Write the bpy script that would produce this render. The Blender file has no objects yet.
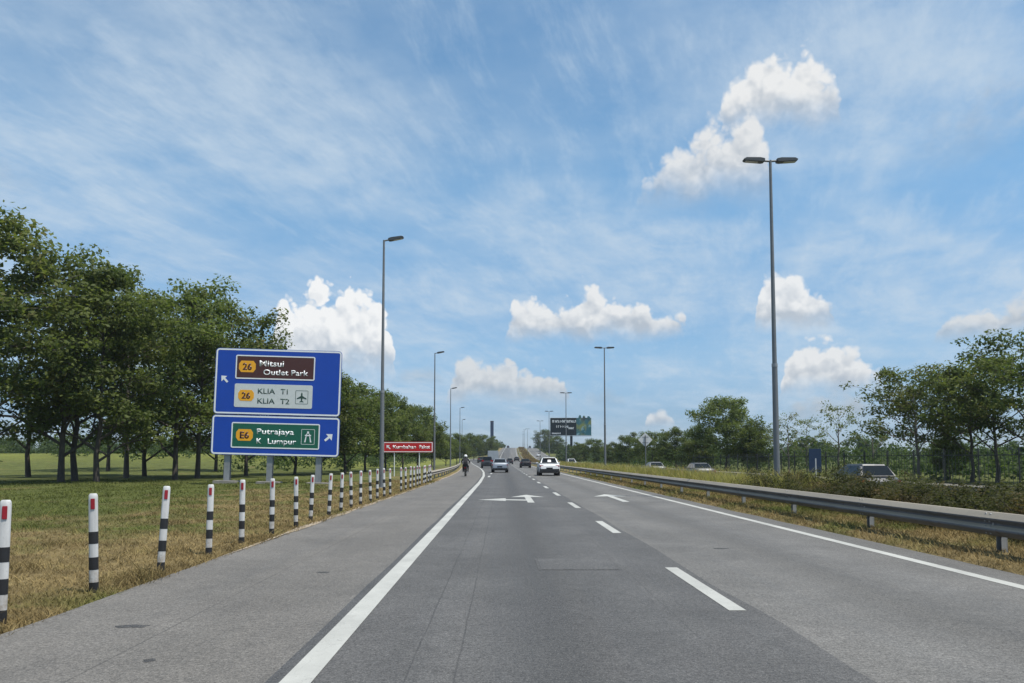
import bpy, bmesh, math, random
import numpy as np
from mathutils import Vector, Matrix

R = math.radians
scene = bpy.context.scene
COL = scene.collection

# ------------------------------------------------------------------ camera
cam_data = bpy.data.cameras.new("camera")
cam_data.sensor_width = 36.0
cam_data.lens = 26.37
cam_data.shift_y = 0.0699
cam_data.clip_start = 0.1
cam_data.clip_end = 9000.0
camera = bpy.data.objects.new("camera", cam_data)
camera.location = (0.0, 0.0, 1.4)
camera.rotation_euler = (R(93.5), 0.0, R(-0.764))
COL.objects.link(camera)
scene.camera = camera

scene.view_settings.view_transform = 'Standard'
scene.view_settings.look = 'None'
scene.view_settings.exposure = 0.45
scene.view_settings.gamma = 1.0
scene.view_settings.use_curve_mapping = False
scene.cycles.use_denoising = True
scene.cycles.max_bounces = 5
scene.cycles.diffuse_bounces = 3
scene.cycles.glossy_bounces = 2
scene.cycles.transmission_bounces = 2
scene.cycles.transparent_max_bounces = 8
scene.cycles.caustics_reflective = False
scene.cycles.caustics_refractive = False

# ------------------------------------------------------------------ node helpers
class NT:
    """small helper to wire shader nodes"""
    def __init__(self, tree):
        self.t = tree
    def node(self, kind, **kw):
        n = self.t.nodes.new(kind)
        for k, v in kw.items():
            setattr(n, k, v)
        return n
    def put(self, sock, v):
        if isinstance(v, bpy.types.NodeSocket):
            self.t.links.new(v, sock)
        elif isinstance(v, (tuple, list)):
            v = tuple(v)
            if sock.type == 'RGBA' and len(v) == 3:
                v = v + (1.0,)
            sock.default_value = v
        else:
            sock.default_value = v
    def m(self, op, a, b=None, c=None, clamp=False):
        n = self.node('ShaderNodeMath', operation=op)
        n.use_clamp = clamp
        self.put(n.inputs[0], a)
        if b is not None: self.put(n.inputs[1], b)
        if c is not None: self.put(n.inputs[2], c)
        return n.outputs[0]
    def vm(self, op, a, b=None, scale=None):
        n = self.node('ShaderNodeVectorMath', operation=op)
        self.put(n.inputs[0], a)
        if b is not None: self.put(n.inputs[1], b)
        if scale is not None: self.put(n.inputs['Scale'], scale)
        return n.outputs[1] if op in ('DOT_PRODUCT', 'LENGTH') else n.outputs[0]
    def noise(self, vec, scale, detail=4.0, rough=0.5, dist=0.0, color=False, lac=2.0):
        n = self.node('ShaderNodeTexNoise')
        self.put(n.inputs['Vector'], vec)
        n.inputs['Scale'].default_value = scale
        n.inputs['Detail'].default_value = detail
        n.inputs['Roughness'].default_value = rough
        n.inputs['Lacunarity'].default_value = lac
        n.inputs['Distortion'].default_value = dist
        return n.outputs['Color'] if color else n.outputs['Fac']
    def voronoi(self, vec, scale, feature='F1', out='Distance', detail=0.0, rough=0.5):
        n = self.node('ShaderNodeTexVoronoi', feature=feature)
        n.inputs['Detail'].default_value = detail
        n.inputs['Roughness'].default_value = rough
        self.put(n.inputs['Vector'], vec)
        n.inputs['Scale'].default_value = scale
        return n.outputs[out]
    def mix(self, fac, a, b, kind='MIX'):
        n = self.node('ShaderNodeMix', data_type='RGBA', blend_type=kind)
        self.put(n.inputs[0], fac)
        self.put(n.inputs[6], a)
        self.put(n.inputs[7], b)
        return n.outputs[2]
    def sstep(self, v, lo, hi, a=0.0, b=1.0):
        n = self.node('ShaderNodeMapRange', interpolation_type='SMOOTHSTEP')
        self.put(n.inputs[0], v)
        self.put(n.inputs[1], lo); self.put(n.inputs[2], hi)
        self.put(n.inputs[3], a); self.put(n.inputs[4], b)
        return n.outputs[0]
    def lin(self, v, lo, hi, a=0.0, b=1.0):
        n = self.node('ShaderNodeMapRange')
        self.put(n.inputs[0], v)
        self.put(n.inputs[1], lo); self.put(n.inputs[2], hi)
        self.put(n.inputs[3], a); self.put(n.inputs[4], b)
        return n.outputs[0]
    def mapping(self, vec, scale=(1, 1, 1), rot=(0, 0, 0), loc=(0, 0, 0)):
        n = self.node('ShaderNodeMapping')
        self.put(n.inputs['Vector'], vec)
        n.inputs['Location'].default_value = loc
        n.inputs['Rotation'].default_value = rot
        n.inputs['Scale'].default_value = scale
        return n.outputs[0]
    def sep(self, vec):
        n = self.node('ShaderNodeSeparateXYZ')
        self.put(n.inputs[0], vec)
        return n.outputs
    def comb(self, x, y, z):
        n = self.node('ShaderNodeCombineXYZ')
        self.put(n.inputs[0], x); self.put(n.inputs[1], y); self.put(n.inputs[2], z)
        return n.outputs[0]
    def curve(self, v, pts):
        n = self.node('ShaderNodeFloatCurve')
        c = n.mapping.curves[0]
        c.points[0].location = pts[0]
        c.points[1].location = pts[-1]
        for p in pts[1:-1]:
            c.points.new(*p)
        n.mapping.extend = 'HORIZONTAL'
        n.mapping.update()
        self.put(n.inputs['Value'], v)
        return n.outputs[0]

# ------------------------------------------------------------------ sky and sun
SUN_EL, SUN_AZ = 67.0, 118.0          # azimuth clockwise from +Y (straight down the road)
sun_vec = Vector((math.sin(R(SUN_AZ)) * math.cos(R(SUN_EL)), math.cos(R(SUN_AZ)) * math.cos(R(SUN_EL)), math.sin(R(SUN_EL))))
world = bpy.data.worlds.new("World")
scene.world = world
world.use_nodes = True
world.cycles.sampling_method = 'MANUAL'
world.cycles.sample_map_resolution = 512
wt = world.node_tree
wt.nodes.clear()
W = NT(wt)
sky = W.node('ShaderNodeTexSky', sky_type='NISHITA')
sky.sun_disc = False
sky.sun_elevation = R(SUN_EL)
sky.sun_rotation = R(SUN_AZ)
sky.altitude = 20.0
sky.air_density = 1.0
sky.dust_density = 0.0
sky.ozone_density = 6.0
direction = W.node('ShaderNodeTexCoord').outputs['Generated']
dx, dy, dz = W.sep(direction)
azimuth = W.m('MULTIPLY', W.m('ARCTAN2', dx, dy), 57.29578)
elevation = W.m('MULTIPLY', W.m('ARCSINE', dz), 57.29578)

def build_sky():
    # thin high cloud on a flat layer far overhead: fibrous sheets drawn out across the sky
    k = W.m('DIVIDE', 1.0, W.m('ADD', W.m('MAXIMUM', dz, 0.0), 0.16))
    plane = W.comb(W.m('MULTIPLY', dx, k), W.m('MULTIPLY', dy, k), 0.0)
    warp = W.noise(plane, 1.3, 1.0, 0.55, color=True)
    plane2 = W.vm('ADD', plane, W.vm('SCALE', W.vm('SUBTRACT', warp, (0.5, 0.5, 0.5)), scale=0.22))
    turned = W.mapping(plane2, rot=(0, 0, R(-58)))
    turned2 = W.mapping(plane2, rot=(0, 0, R(-74)))
    fib = W.noise(W.mapping(turned, (1.0, 2.2, 1.0)), 2.3, 6.0, 0.66)
    sheet = W.noise(W.mapping(turned, (1.0, 1.5, 1.0), loc=(3.1, 1.7, 0)), 0.9, 3.0, 0.55)
    streak = W.noise(W.mapping(turned2, (1.0, 3.6, 1.0), loc=(7.3, 2.9, 0)), 3.2, 5.0, 0.7)
    veil = W.m('ADD', W.sstep(sheet, 0.32, 0.68, 0.14, 0.58), W.m('MULTIPLY', W.sstep(sheet, 0.38, 0.6), W.sstep(fib, 0.40, 0.66, 0.0, 0.60)))
    veil = W.m('ADD', veil, W.sstep(streak, 0.46, 0.74, 0.0, 0.30))
    veil = W.m('MULTIPLY', veil, W.sstep(dz, 0.02, 0.16, 0.6, 1.0))
    mottle = W.noise(W.mapping(plane, loc=(5.0, 1.0, 0)), 5.0, 5.0, 0.62)
    veil = W.m('MULTIPLY', veil, W.lin(mottle, 0.32, 0.68, 0.50, 1.45))
    veil = W.m('SUBTRACT', 1.0, W.m('POWER', 2.718, W.m('MULTIPLY', veil, -1.05)))
    # moist tropical air dims the clear-sky glow towards the horizon
    thick = W.mix(W.sstep(elevation, 6.0, 22.0), W.mix(W.sstep(elevation, 1.0, 9.0), (0.42, 0.50, 0.68), (0.74, 0.84, 0.86)), (0.98, 1.24, 1.14))
    base = W.vm('MULTIPLY', sky.outputs[0], thick)
    col = W.mix(veil, base, (4.15, 4.95, 5.75))

    # fair-weather cumulus, low round the whole horizon; those with a known outline listed one by one
    n_big = W.noise(direction, 16.0, 3.0, 0.58)
    n_vec = W.vm('SUBTRACT', W.noise(direction, 26.0, 3.0, 0.6, color=True), (0.5, 0.5, 0.5))
    wx, wy, wz = W.sep(n_vec)
    toward_sun = (sun_vec.x * 0.016, sun_vec.y * 0.006, 0.011)
    warped = W.vm('ADD', direction, W.vm('SCALE', n_vec, scale=0.022))
    v1 = W.voronoi(warped, 36.0, detail=2.0, rough=0.55)
    v2 = W.voronoi(W.vm('ADD', warped, toward_sun), 36.0, detail=2.0, rough=0.55)
    relief = W.m('SUBTRACT', v2, v1)
    b1 = W.m('SUBTRACT', 1.0, v1)
    # az from, az to, base elevation, height (degrees), top outline, opacity, edge softness, base softness
    clouds = [
        (-17.60, -7.80, 7.00, 6.10, [(0.0, 0.30), (0.094, 0.74), (0.172, 0.74), (0.266, 0.88), (0.391, 1.0), (0.523, 0.93), (0.641, 0.96), (0.758, 0.8), (0.875, 0.7), (0.969, 0.5), (1.0, 0.12)], 1.0, 0.16, 0.30, 1.0),
        (0.10, 14.40, 9.70, 3.35, [(0.0, 0.30), (0.081, 0.73), (0.189, 0.77), (0.297, 0.64), (0.378, 0.73), (0.459, 1.0), (0.541, 0.86), (0.622, 0.73), (0.703, 0.61), (0.784, 0.5), (0.865, 0.27), (0.946, 0.41), (1.0, 0.10)], 0.95, 0.24, 0.34, 0.92),
        (-4.50, 5.40, 4.80, 3.10, [(0.0, 0.30), (0.08, 0.85), (0.24, 1.0), (0.36, 0.82), (0.52, 0.82), (0.68, 0.67), (0.8, 0.69), (1.0, 0.2)], 0.85, 0.26, 0.45, 0.80),
        (16.30, 25.40, 23.40, 4.00, [(0.0, 0.2), (0.096, 0.69), (0.256, 0.92), (0.416, 1.0), (0.576, 1.0), (0.736, 0.92), (0.896, 0.72), (1.0, 0.2)], 1.0, 0.30, 0.60, 0.92),
        (10.30, 20.40, 19.30, 4.90, [(0.0, 0.10), (0.123, 0.45), (0.328, 0.72), (0.492, 0.90), (0.697, 1.05), (0.861, 1.1), (1.0, 0.6)], 0.95, 0.36, 0.70, 0.88),
        (18.80, 24.50, 10.00, 3.20, [(0.0, 0.3), (0.113, 0.84), (0.3, 1.0), (0.55, 0.93), (0.738, 0.73), (0.925, 0.5), (1.0, 0.15)], 0.95, 0.26, 0.35, 0.95),
        (20.30, 27.60, 5.10, 3.00, [(0.0, 0.35), (0.142, 0.85), (0.33, 0.95), (0.519, 1.0), (0.708, 0.85), (0.868, 0.55), (1.0, 0.1)], 0.95, 0.22, 0.35, 0.90),
        (20.00, 28.20, 2.90, 2.10, [(0.0, 0.2), (0.2, 0.6), (0.45, 1.0), (0.7, 0.7), (1.0, 0.1)], 0.6, 0.6, 0.6, 0.6),
        (30.10, 39.80, 8.20, 2.40, [(0.0, 0.15), (0.091, 0.5), (0.233, 0.58), (0.375, 0.72), (0.511, 0.86), (0.659, 1.0), (0.83, 0.72), (1.0, 0.2)], 0.85, 0.30, 0.45, 0.80),
        (10.70, 13.20, 2.50, 1.25, [(0.0, 0.2), (0.207, 0.87), (0.552, 1.0), (0.828, 0.73), (1.0, 0.15)], 0.8, 0.35, 0.5, 0.85),
        (-9.0, -4.2, 5.9, 1.2, [(0.0, 0.1), (0.35, 0.8), (0.583, 1.0), (1.0, 0.1)], 0.35, 0.8, 0.8, 0.6),
        (6.2, 9.6, 4.2, 1.3, [(0.0, 0.1), (0.35, 0.8), (0.6, 1.0), (1.0, 0.1)], 0.30, 0.8, 0.8, 0.6),
        (27.0, 40.0, 19.5, 4.2, [(0.0, 0.1), (0.3, 0.7), (0.6, 1.0), (0.85, 0.9), (1.0, 0.5)], 0.42, 1.1, 1.0, 0.55),
        (-40.0, -31.0, 17.0, 2.4, [(0.0, 0.4), (0.3, 1.0), (0.6, 0.8), (1.0, 0.1)], 0.40, 0.9, 0.9, 0.6),
    ]
    for (a0, a1, e0, eh, prof, op, soft, bsoft, bright) in clouds:
        aw = a1 - a0
        p = W.m('ADD', W.m('MULTIPLY_ADD', azimuth, 1.0 / aw, -a0 / aw), W.m('MULTIPLY', wx, 0.9 / aw * 1.0))
        q = W.m('ADD', W.m('MULTIPLY_ADD', elevation, 1.0 / eh, -e0 / eh), W.m('MULTIPLY', wy, 0.9 / eh))
        pp = [(0.0, -0.6), (0.03, prof[0][1] * 0.4)] + [(0.04 + 0.92 * x, y) for x, y in prof[1:-1]] + [(0.97, prof[-1][1] * 0.4), (1.0, -0.6)]
        top = W.curve(p, pp)
        d = W.m('ADD', W.m('SUBTRACT', top, q), W.m('MULTIPLY', W.m('SUBTRACT', n_big, 0.5), 0.60))
        d = W.m('ADD', d, W.m('MULTIPLY', W.m('SUBTRACT', b1, 0.17), 0.55))
        qb = W.m('ADD', q, W.m('MULTIPLY', W.m('SUBTRACT', n_big, 0.5), 0.8))
        mask = W.m('MULTIPLY', W.sstep(d, -0.10, soft * 1.05 - 0.10), W.sstep(qb, -0.30, bsoft - 0.10))
        mask = W.m('MULTIPLY', mask, op)
        lit = W.m('ADD', W.sstep(q, -0.05, 0.6, 0.12, 0.90), W.m('MULTIPLY', relief, 0.85))
        lit = W.m('ADD', lit, W.sstep(d, 0.35, 0.0, 0.0, 0.25), clamp=True)
        cc = W.mix(lit, (3.7 * bright, 4.15 * bright, 4.7 * bright), (6.5 * bright, 6.6 * bright, 6.65 * bright))
        col = W.mix(mask, col, cc)
    return col

sky_colour = build_sky()
bg = W.node('ShaderNodeBackground')
W.put(bg.inputs['Color'], sky_colour)
bg.inputs['Strength'].default_value = 0.102
W.t.links.new(bg.outputs[0], W.node('ShaderNodeOutputWorld').inputs[0])

sun_data = bpy.data.lights.new("sun", 'SUN')
sun_data.energy = 3.9
sun_data.angle = R(0.53)
sun_data.color = (1.0, 0.945, 0.85)
sun = bpy.data.objects.new("sun", sun_data)
sun.rotation_euler = (-sun_vec).to_track_quat('-Z', 'Y').to_euler()
sun.location = (30, 20, 60)
COL.objects.link(sun)

# ------------------------------------------------------------------ object helpers
def tag(o, label=None, cat=None, group=None, kind=None):
    if label: o["label"] = label
    if cat: o["category"] = cat
    if group: o["group"] = group
    if kind: o["kind"] = kind
    return o

def empty(name, loc=(0, 0, 0), rz=0.0, label=None, cat=None, group=None):
    o = bpy.data.objects.new(name, None)
    o.empty_display_size = 0.3
    o.location = loc
    o.rotation_euler = (0, 0, rz)
    COL.objects.link(o)
    return tag(o, label, cat, group)

def link_mesh(name, me, parent=None, loc=None, rot=None):
    o = bpy.data.objects.new(name, me)
    COL.objects.link(o)
    if parent is not None: o.parent = parent
    if loc is not None: o.location = loc
    if rot is not None: o.rotation_euler = rot
    return o

def np_mesh(name, verts, faces, mat=None, smooth=False, attr=None):
    """fast mesh from arrays; faces is an (n, k) int array"""
    verts = np.asarray(verts, dtype=np.float32)
    faces = np.asarray(faces, dtype=np.int32)
    me = bpy.data.meshes.new(name)
    n, k = faces.shape
    me.vertices.add(len(verts))
    me.vertices.foreach_set('co', verts.ravel())
    me.loops.add(n * k)
    me.loops.foreach_set('vertex_index', faces.ravel())
    me.polygons.add(n)
    me.polygons.foreach_set('loop_start', np.arange(n, dtype=np.int32) * k)
    me.polygons.foreach_set('loop_total', np.full(n, k, dtype=np.int32))
    if smooth:
        me.polygons.foreach_set('use_smooth', np.ones(n, dtype=bool))
    me.update(calc_edges=True)
    if attr is not None:
        a = me.attributes.new('tint', 'FLOAT', 'FACE')
        a.data.foreach_set('value', np.asarray(attr, dtype=np.float32))
    if mat is not None: me.materials.append(mat)
    return me

class MB:
    """collects simple shapes into one mesh"""
    def __init__(self):
        self.v, self.f = [], []
    def add(self, vs, fs):
        b = len(self.v)
        self.v += [tuple(p) for p in vs]
        self.f += [tuple(i + b for i in q) for q in fs]
        return self
    def box(self, x0, x1, y0, y1, z0, z1):
        return self.add([(x0, y0, z0), (x1, y0, z0), (x1, y1, z0), (x0, y1, z0), (x0, y0, z1), (x1, y0, z1), (x1, y1, z1), (x0, y1, z1)],
                        [(3, 2, 1, 0), (4, 5, 6, 7), (0, 1, 5, 4), (1, 2, 6, 5), (2, 3, 7, 6), (3, 0, 4, 7)])
    def prism(self, pts, axis, a, b):
        """extrude a 2-D outline; axis 'y': pts are (x, z); 'z': (x, y); 'x': (y, z)"""
        n = len(pts)
        def P(p, t):
            return (p[0], t, p[1]) if axis == 'y' else (p[0], p[1], t) if axis == 'z' else (t, p[0], p[1])
        vs = [P(p, a) for p in pts] + [P(p, b) for p in pts]
        fs = [tuple(range(n)), tuple(range(2 * n - 1, n - 1, -1))]
        fs += [(i, i + n, (i + 1) % n + n, (i + 1) % n) for i in range(n)]
        return self.add(vs, fs)
    def tube(self, path, radii, n=8, caps=True):
        path = [Vector(p) for p in path]
        if not isinstance(radii, (list, tuple)): radii = [radii] * len(path)
        vs = []
        prev = None
        for i, p in enumerate(path):
            d = (path[min(i + 1, len(path) - 1)] - path[max(i - 1, 0)]).normalized()
            if prev is None:
                u = d.cross(Vector((0, 0, 1)) if abs(d.z) < 0.9 else Vector((1, 0, 0)))
            else:
                u = prev - d * prev.dot(d)
            u.normalize(); prev = u
            w = d.cross(u)
            for k in range(n):
                a = 2 * math.pi * k / n
                vs.append(p + (u * math.cos(a) + w * math.sin(a)) * radii[i])
        fs = []
        for i in range(len(path) - 1):
            for k in range(n):
                fs.append((i * n + k, i * n + (k + 1) % n, (i + 1) * n + (k + 1) % n, (i + 1) * n + k))
        if caps:
            fs.append(tuple(range(n - 1, -1, -1)))
            fs.append(tuple(range((len(path) - 1) * n, len(path) * n)))
        return self.add(vs, fs)
    def mesh(self, name, mat, smooth=None, bevel=0.0, seg=2):
        me = bpy.data.meshes.new(name)
        me.from_pydata(self.v, [], self.f)
        bm = bmesh.new(); bm.from_mesh(me)
        bmesh.ops.recalc_face_normals(bm, faces=bm.faces)
        if bevel:
            es = [e for e in bm.edges if len(e.link_faces) == 2 and e.calc_face_angle(0) > 0.5]
            bmesh.ops.bevel(bm, geom=es, offset=bevel, segments=seg, affect='EDGES', clamp_overlap=True)
        bm.to_mesh(me); bm.free()
        if smooth is not None:
            me.shade_smooth()
            me.set_sharp_from_angle(angle=R(smooth))
        if mat is not None: me.materials.append(mat)
        return me
    def obj(self, name, mat, parent=None, smooth=None, bevel=0.0, seg=2, loc=None, rot=None):
        return link_mesh(name, self.mesh(name, mat, smooth, bevel, seg), parent, loc, rot)

def copy_tree(o, parent=None):
    c = o.copy()
    COL.objects.link(c)
    c.parent = parent
    for ch in o.children:
        copy_tree(ch, c)
    return c

ORD = ['first', 'second', 'third', 'fourth', 'fifth', 'sixth', 'seventh', 'eighth', 'ninth', 'tenth', 'eleventh', 'twelfth', 'thirteenth',
       'fourteenth', 'fifteenth', 'sixteenth', 'seventeenth', 'eighteenth', 'nineteenth', 'twentieth', 'twenty-first', 'twenty-second',
       'twenty-third', 'twenty-fourth', 'twenty-fifth', 'twenty-sixth', 'twenty-seventh', 'twenty-eighth', 'twenty-ninth', 'thirtieth']

# ------------------------------------------------------------------ materials
def new_mat(name):
    m = bpy.data.materials.new(name)
    m.use_nodes = True
    m.node_tree.nodes.clear()
    n = NT(m.node_tree)
    out = n.node('ShaderNodeOutputMaterial')
    return m, n, out

def paint(name, col, rough=0.5, metal=0.0, wear=0.12, scale=6.0, spec=0.5, coat=0.0, bump=0.0):
    """plain coated surface with soft grime variation"""
    m, n, out = new_mat(name)
    pos = n.node('ShaderNodeTexCoord').outputs['Object']
    a = n.noise(pos, scale, 5.0, 0.6)
    b = n.noise(pos, scale * 7.3, 3.0, 0.6)
    f = n.m('ADD', n.m('MULTIPLY', a, 0.7), n.m('MULTIPLY', b, 0.3))
    f = n.lin(f, 0.3, 0.7, 1.0 - wear, 1.0 + wear * 0.5)
    c = n.vm('SCALE', tuple(col), scale=f)
    p = n.node('ShaderNodeBsdfPrincipled')
    n.put(p.inputs['Base Color'], c)
    n.put(p.inputs['Roughness'], n.lin(a, 0.3, 0.7, max(rough - min(0.06, rough * 0.5), 0.01), min(rough + min(0.08, rough * 0.5), 1)))
    p.inputs['Metallic'].default_value = metal
    p.inputs['Specular IOR Level'].default_value = spec
    p.inputs['Coat Weight'].default_value = coat
    if bump:
        bn = n.node('ShaderNodeBump'); bn.inputs['Strength'].default_value = bump; bn.inputs['Distance'].default_value = 0.01
        n.put(bn.inputs['Height'], b); n.put(p.inputs['Normal'], bn.outputs[0])
    n.t.links.new(p.outputs[0], out.inputs[0])
    return m

def asphalt(name, col, tracks=(), streak=0.12, cracks=None):
    m, n, out = new_mat(name)
    pos = n.node('ShaderNodeNewGeometry').outputs['Position']
    px_, py_, pz_ = n.sep(pos)
    grain = n.noise(pos, 62.0, 3.0, 0.75)
    chips = n.voronoi(pos, 70.0)
    blot = n.noise(pos, 0.55, 6.0, 0.62, 0.4)
    mid = n.noise(pos, 5.0, 5.0, 0.65)
    lane = n.noise(n.mapping(pos, (2.2, 0.035, 1.0)), 1.0, 4.0, 0.6, 0.3)
    coarse = n.noise(pos, 26.0, 2.0, 0.6)
    f = n.m('ADD', n.m('MULTIPLY', n.lin(grain, 0.3, 0.7, 0.52, 1.44), n.lin(coarse, 0.3, 0.7, 0.74, 1.26)), n.lin(chips, 0.0, 0.6, 0.16, -0.16))
    f = n.m('MULTIPLY', f, n.lin(blot, 0.28, 0.72, 0.78, 1.20))
    f = n.m('MULTIPLY', f, n.lin(mid, 0.28, 0.72, 0.86, 1.14))
    f = n.m('MULTIPLY', f, n.lin(lane, 0.25, 0.75, 1.0 - streak, 1.0 + streak))
    for cx, half, amt in tracks:             # wheel paths and the oil drip line between them
        near = n.sstep(n.m('ABSOLUTE', n.m('SUBTRACT', n.m('ADD', px_, n.m('MULTIPLY', n.m('SUBTRACT', mid, 0.5), 0.3)), cx)), 0.0, half, 1.0, 0.0)
        f = n.m('MULTIPLY', f, n.m('MULTIPLY_ADD', n.m('MULTIPLY', near, n.lin(blot, 0.3, 0.7, 0.4, 1.3)), amt, 1.0))
    stones = n.sstep(n.noise(pos, 90.0, 1.0, 0.5), 0.64, 0.74, 0.0, 0.6)
    c = n.vm('SCALE', tuple(col), scale=f)
    c = n.mix(stones, c, (0.30, 0.29, 0.27))
    # oil spots and tar drips
    spot = n.sstep(n.noise(n.mapping(pos, (1.0, 0.6, 1.0)), 1.1, 3.0, 0.55), 0.73, 0.80, 0.0, 0.45)
    c = n.mix(spot, c, tuple(v * 0.35 for v in col))
    if cracks:
        wob = n.m('MULTIPLY', n.m('SUBTRACT', n.noise(n.mapping(pos, (0.5, 0.35, 1.0)), 1.0, 5.0, 0.6), 0.5), 0.06)
        fine = n.m('MULTIPLY', n.m('SUBTRACT', n.noise(pos, 9.0, 3.0, 0.6), 0.5), 0.02)
        xx = n.m('ADD', n.m('ADD', px_, wob), fine)
        for cx, wd, amt in cracks:
            dd = n.m('ABSOLUTE', n.m('SUBTRACT', xx, cx))
            brk = n.sstep(n.noise(n.mapping(pos, (0.2, 1.0, 1.0), (0, 0, 0), (cx * 7, 0, 0)), 0.45, 3.0, 0.6), 0.32, 0.5)
            k = n.m('MULTIPLY', n.m('MULTIPLY', n.sstep(dd, wd * 0.4, wd, 1.0, 0.0), brk), amt)
            c = n.mix(k, c, (0.016, 0.016, 0.017))
    p = n.node('ShaderNodeBsdfPrincipled')
    n.put(p.inputs['Base Color'], c)
    n.put(p.inputs['Roughness'], n.lin(lane, 0.3, 0.7, 0.70, 0.88))
    p.inputs['Specular IOR Level'].default_value = 0.5
    bn = n.node('ShaderNodeBump'); bn.inputs['Strength'].default_value = 0.5; bn.inputs['Distance'].default_value = 0.006
    n.put(bn.inputs['Height'], n.m('ADD', grain, n.m('MULTIPLY', chips, 0.8))); n.put(p.inputs['Normal'], bn.outputs[0])
    n.t.links.new(p.outputs[0], out.inputs[0])
    return m

def road_paint(name, col):
    m, n, out = new_mat(name)
    pos = n.node('ShaderNodeNewGeometry').outputs['Position']
    a = n.noise(pos, 3.0, 5.0, 0.65)
    g = n.noise(pos, 110.0, 2.0, 0.7)
    wear = n.sstep(n.m('ADD', n.m('MULTIPLY', g, 0.55), n.m('MULTIPLY', a, 0.45)), 0.56, 0.72, 0.0, 0.75)
    c = n.vm('SCALE', tuple(col), scale=n.lin(a, 0.3, 0.7, 0.88, 1.06))
    c = n.mix(wear, c, (0.14, 0.14, 0.13))
    crk = n.sstep(n.voronoi(n.vm('ADD', pos, n.vm('SCALE', n.noise(pos, 6.0, 3.0, 0.6, color=True), scale=0.15)), 5.5, 'DISTANCE_TO_EDGE'), 0.0, 0.012, 0.30, 0.0)
    c = n.mix(crk, c, (0.10, 0.10, 0.10))
    c = n.vm('SCALE', c, scale=n.lin(n.noise(pos, 0.7, 4.0, 0.6), 0.3, 0.7, 0.78, 1.08))
    p = n.node('ShaderNodeBsdfPrincipled')
    n.put(p.inputs['Base Color'], c); p.inputs['Roughness'].default_value = 0.7
    bn = n.node('ShaderNodeBump'); bn.inputs['Strength'].default_value = 0.3; bn.inputs['Distance'].default_value = 0.004
    n.put(bn.inputs['Height'], g); n.put(p.inputs['Normal'], bn.outputs[0])
    n.t.links.new(p.outputs[0], out.inputs[0])
    return m

def grass_colour(n, blades=False):
    """dry straw beside the roads, greener away from them, patchy everywhere"""
    pos = n.node('ShaderNodeNewGeometry').outputs['Position']
    x, y, z = n.sep(pos)
    big = n.noise(pos, 0.16, 5.0, 0.6, 0.3)
    mid = n.noise(pos, 1.1, 5.0, 0.65)
    fine = n.noise(pos, 14.0, 4.0, 0.7)
    left = n.lin(x, -4.2, -15.0, 0.05, 0.92)                     # mown verge: drier near the tarmac
    fary = n.lin(y, 12.0, 50.0, 0.0, 0.16)
    right = n.lin(x, 6.0, 30.0, 0.22, 0.80)
    side = n.m('GREATER_THAN', x, 0.0)
    g = n.m('ADD', n.m('MULTIPLY', left, n.m('SUBTRACT', 1.0, side)), n.m('MULTIPLY', right, side))
    g = n.m('ADD', n.m('ADD', g, fary), n.m('MULTIPLY', n.m('SUBTRACT', big, 0.5), 1.9))
    g = n.m('ADD', g, n.m('MULTIPLY', n.m('SUBTRACT', mid, 0.5), 1.2))
    weeds = n.noise(pos, 0.42, 5.0, 0.62, 0.5)
    g = n.m('ADD', g, n.m('MULTIPLY', n.m('SUBTRACT', weeds, 0.5), 2.2))
    g = n.sstep(g, 0.05, 0.85)
    straw = n.mix(n.lin(fine, 0.3, 0.7), (0.190, 0.140, 0.062), (0.330, 0.255, 0.125))
    soil = n.sstep(n.noise(pos, 0.9, 6.0, 0.7, 0.4), 0.56, 0.70, 0.0, 0.55)
    straw = n.mix(soil, straw, (0.120, 0.082, 0.048))
    green = n.mix(n.lin(fine, 0.3, 0.7), (0.075, 0.092, 0.026), (0.150, 0.165, 0.050))
    far = n.m('MULTIPLY', n.lin(y, 88.0, 118.0), n.m('LESS_THAN', x, -14.0))
    green = n.mix(n.m('MULTIPLY', far, n.lin(n.noise(n.mapping(pos, (1.0, 0.5, 1.0)), 0.09, 4.0, 0.6), 0.35, 0.65, 0.25, 0.95)), green, (0.200, 0.215, 0.045))
    c = n.mix(g, straw, green)
    return n.vm('SCALE', c, scale=n.m('MULTIPLY', n.lin(mid, 0.28, 0.72, 0.58, 1.30), n.lin(n.noise(pos, 4.0, 4.0, 0.65), 0.3, 0.7, 0.72, 1.2))), fine

def ground_mat():
    m, n, out = new_mat("grass_ground")
    c, fine = grass_colour(n)
    p = n.node('ShaderNodeBsdfPrincipled')
    n.put(p.inputs['Base Color'], c); p.inputs['Roughness'].default_value = 0.95
    p.inputs['Specular IOR Level'].default_value = 0.1
    pos = n.node('ShaderNodeNewGeometry').outputs['Position']
    bn = n.node('ShaderNodeBump'); bn.inputs['Strength'].default_value = 0.9; bn.inputs['Distance'].default_value = 0.06
    n.put(bn.inputs['Height'], n.m('ADD', fine, n.noise(pos, 45.0, 3.0, 0.7))); n.put(p.inputs['Normal'], bn.outputs[0])
    n.t.links.new(p.outputs[0], out.inputs[0])
    return m

def blade_mat():
    m, n, out = new_mat("grass_blades")
    c, fine = grass_colour(n)
    t = n.node('ShaderNodeAttribute', attribute_name='tint').outputs['Fac']
    c = n.vm('SCALE', c, scale=n.lin(t, 0.0, 1.0, 0.75, 1.45))
    d = n.node('ShaderNodeBsdfDiffuse'); n.put(d.inputs[0], c)
    tr = n.node('ShaderNodeBsdfTranslucent'); n.put(tr.inputs[0], c)
    mx = n.node('ShaderNodeMixShader'); mx.inputs[0].default_value = 0.3
    n.t.links.new(d.outputs[0], mx.inputs[1]); n.t.links.new(tr.outputs[0], mx.inputs[2])
    n.t.links.new(mx.outputs[0], out.inputs[0])
    return m

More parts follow.
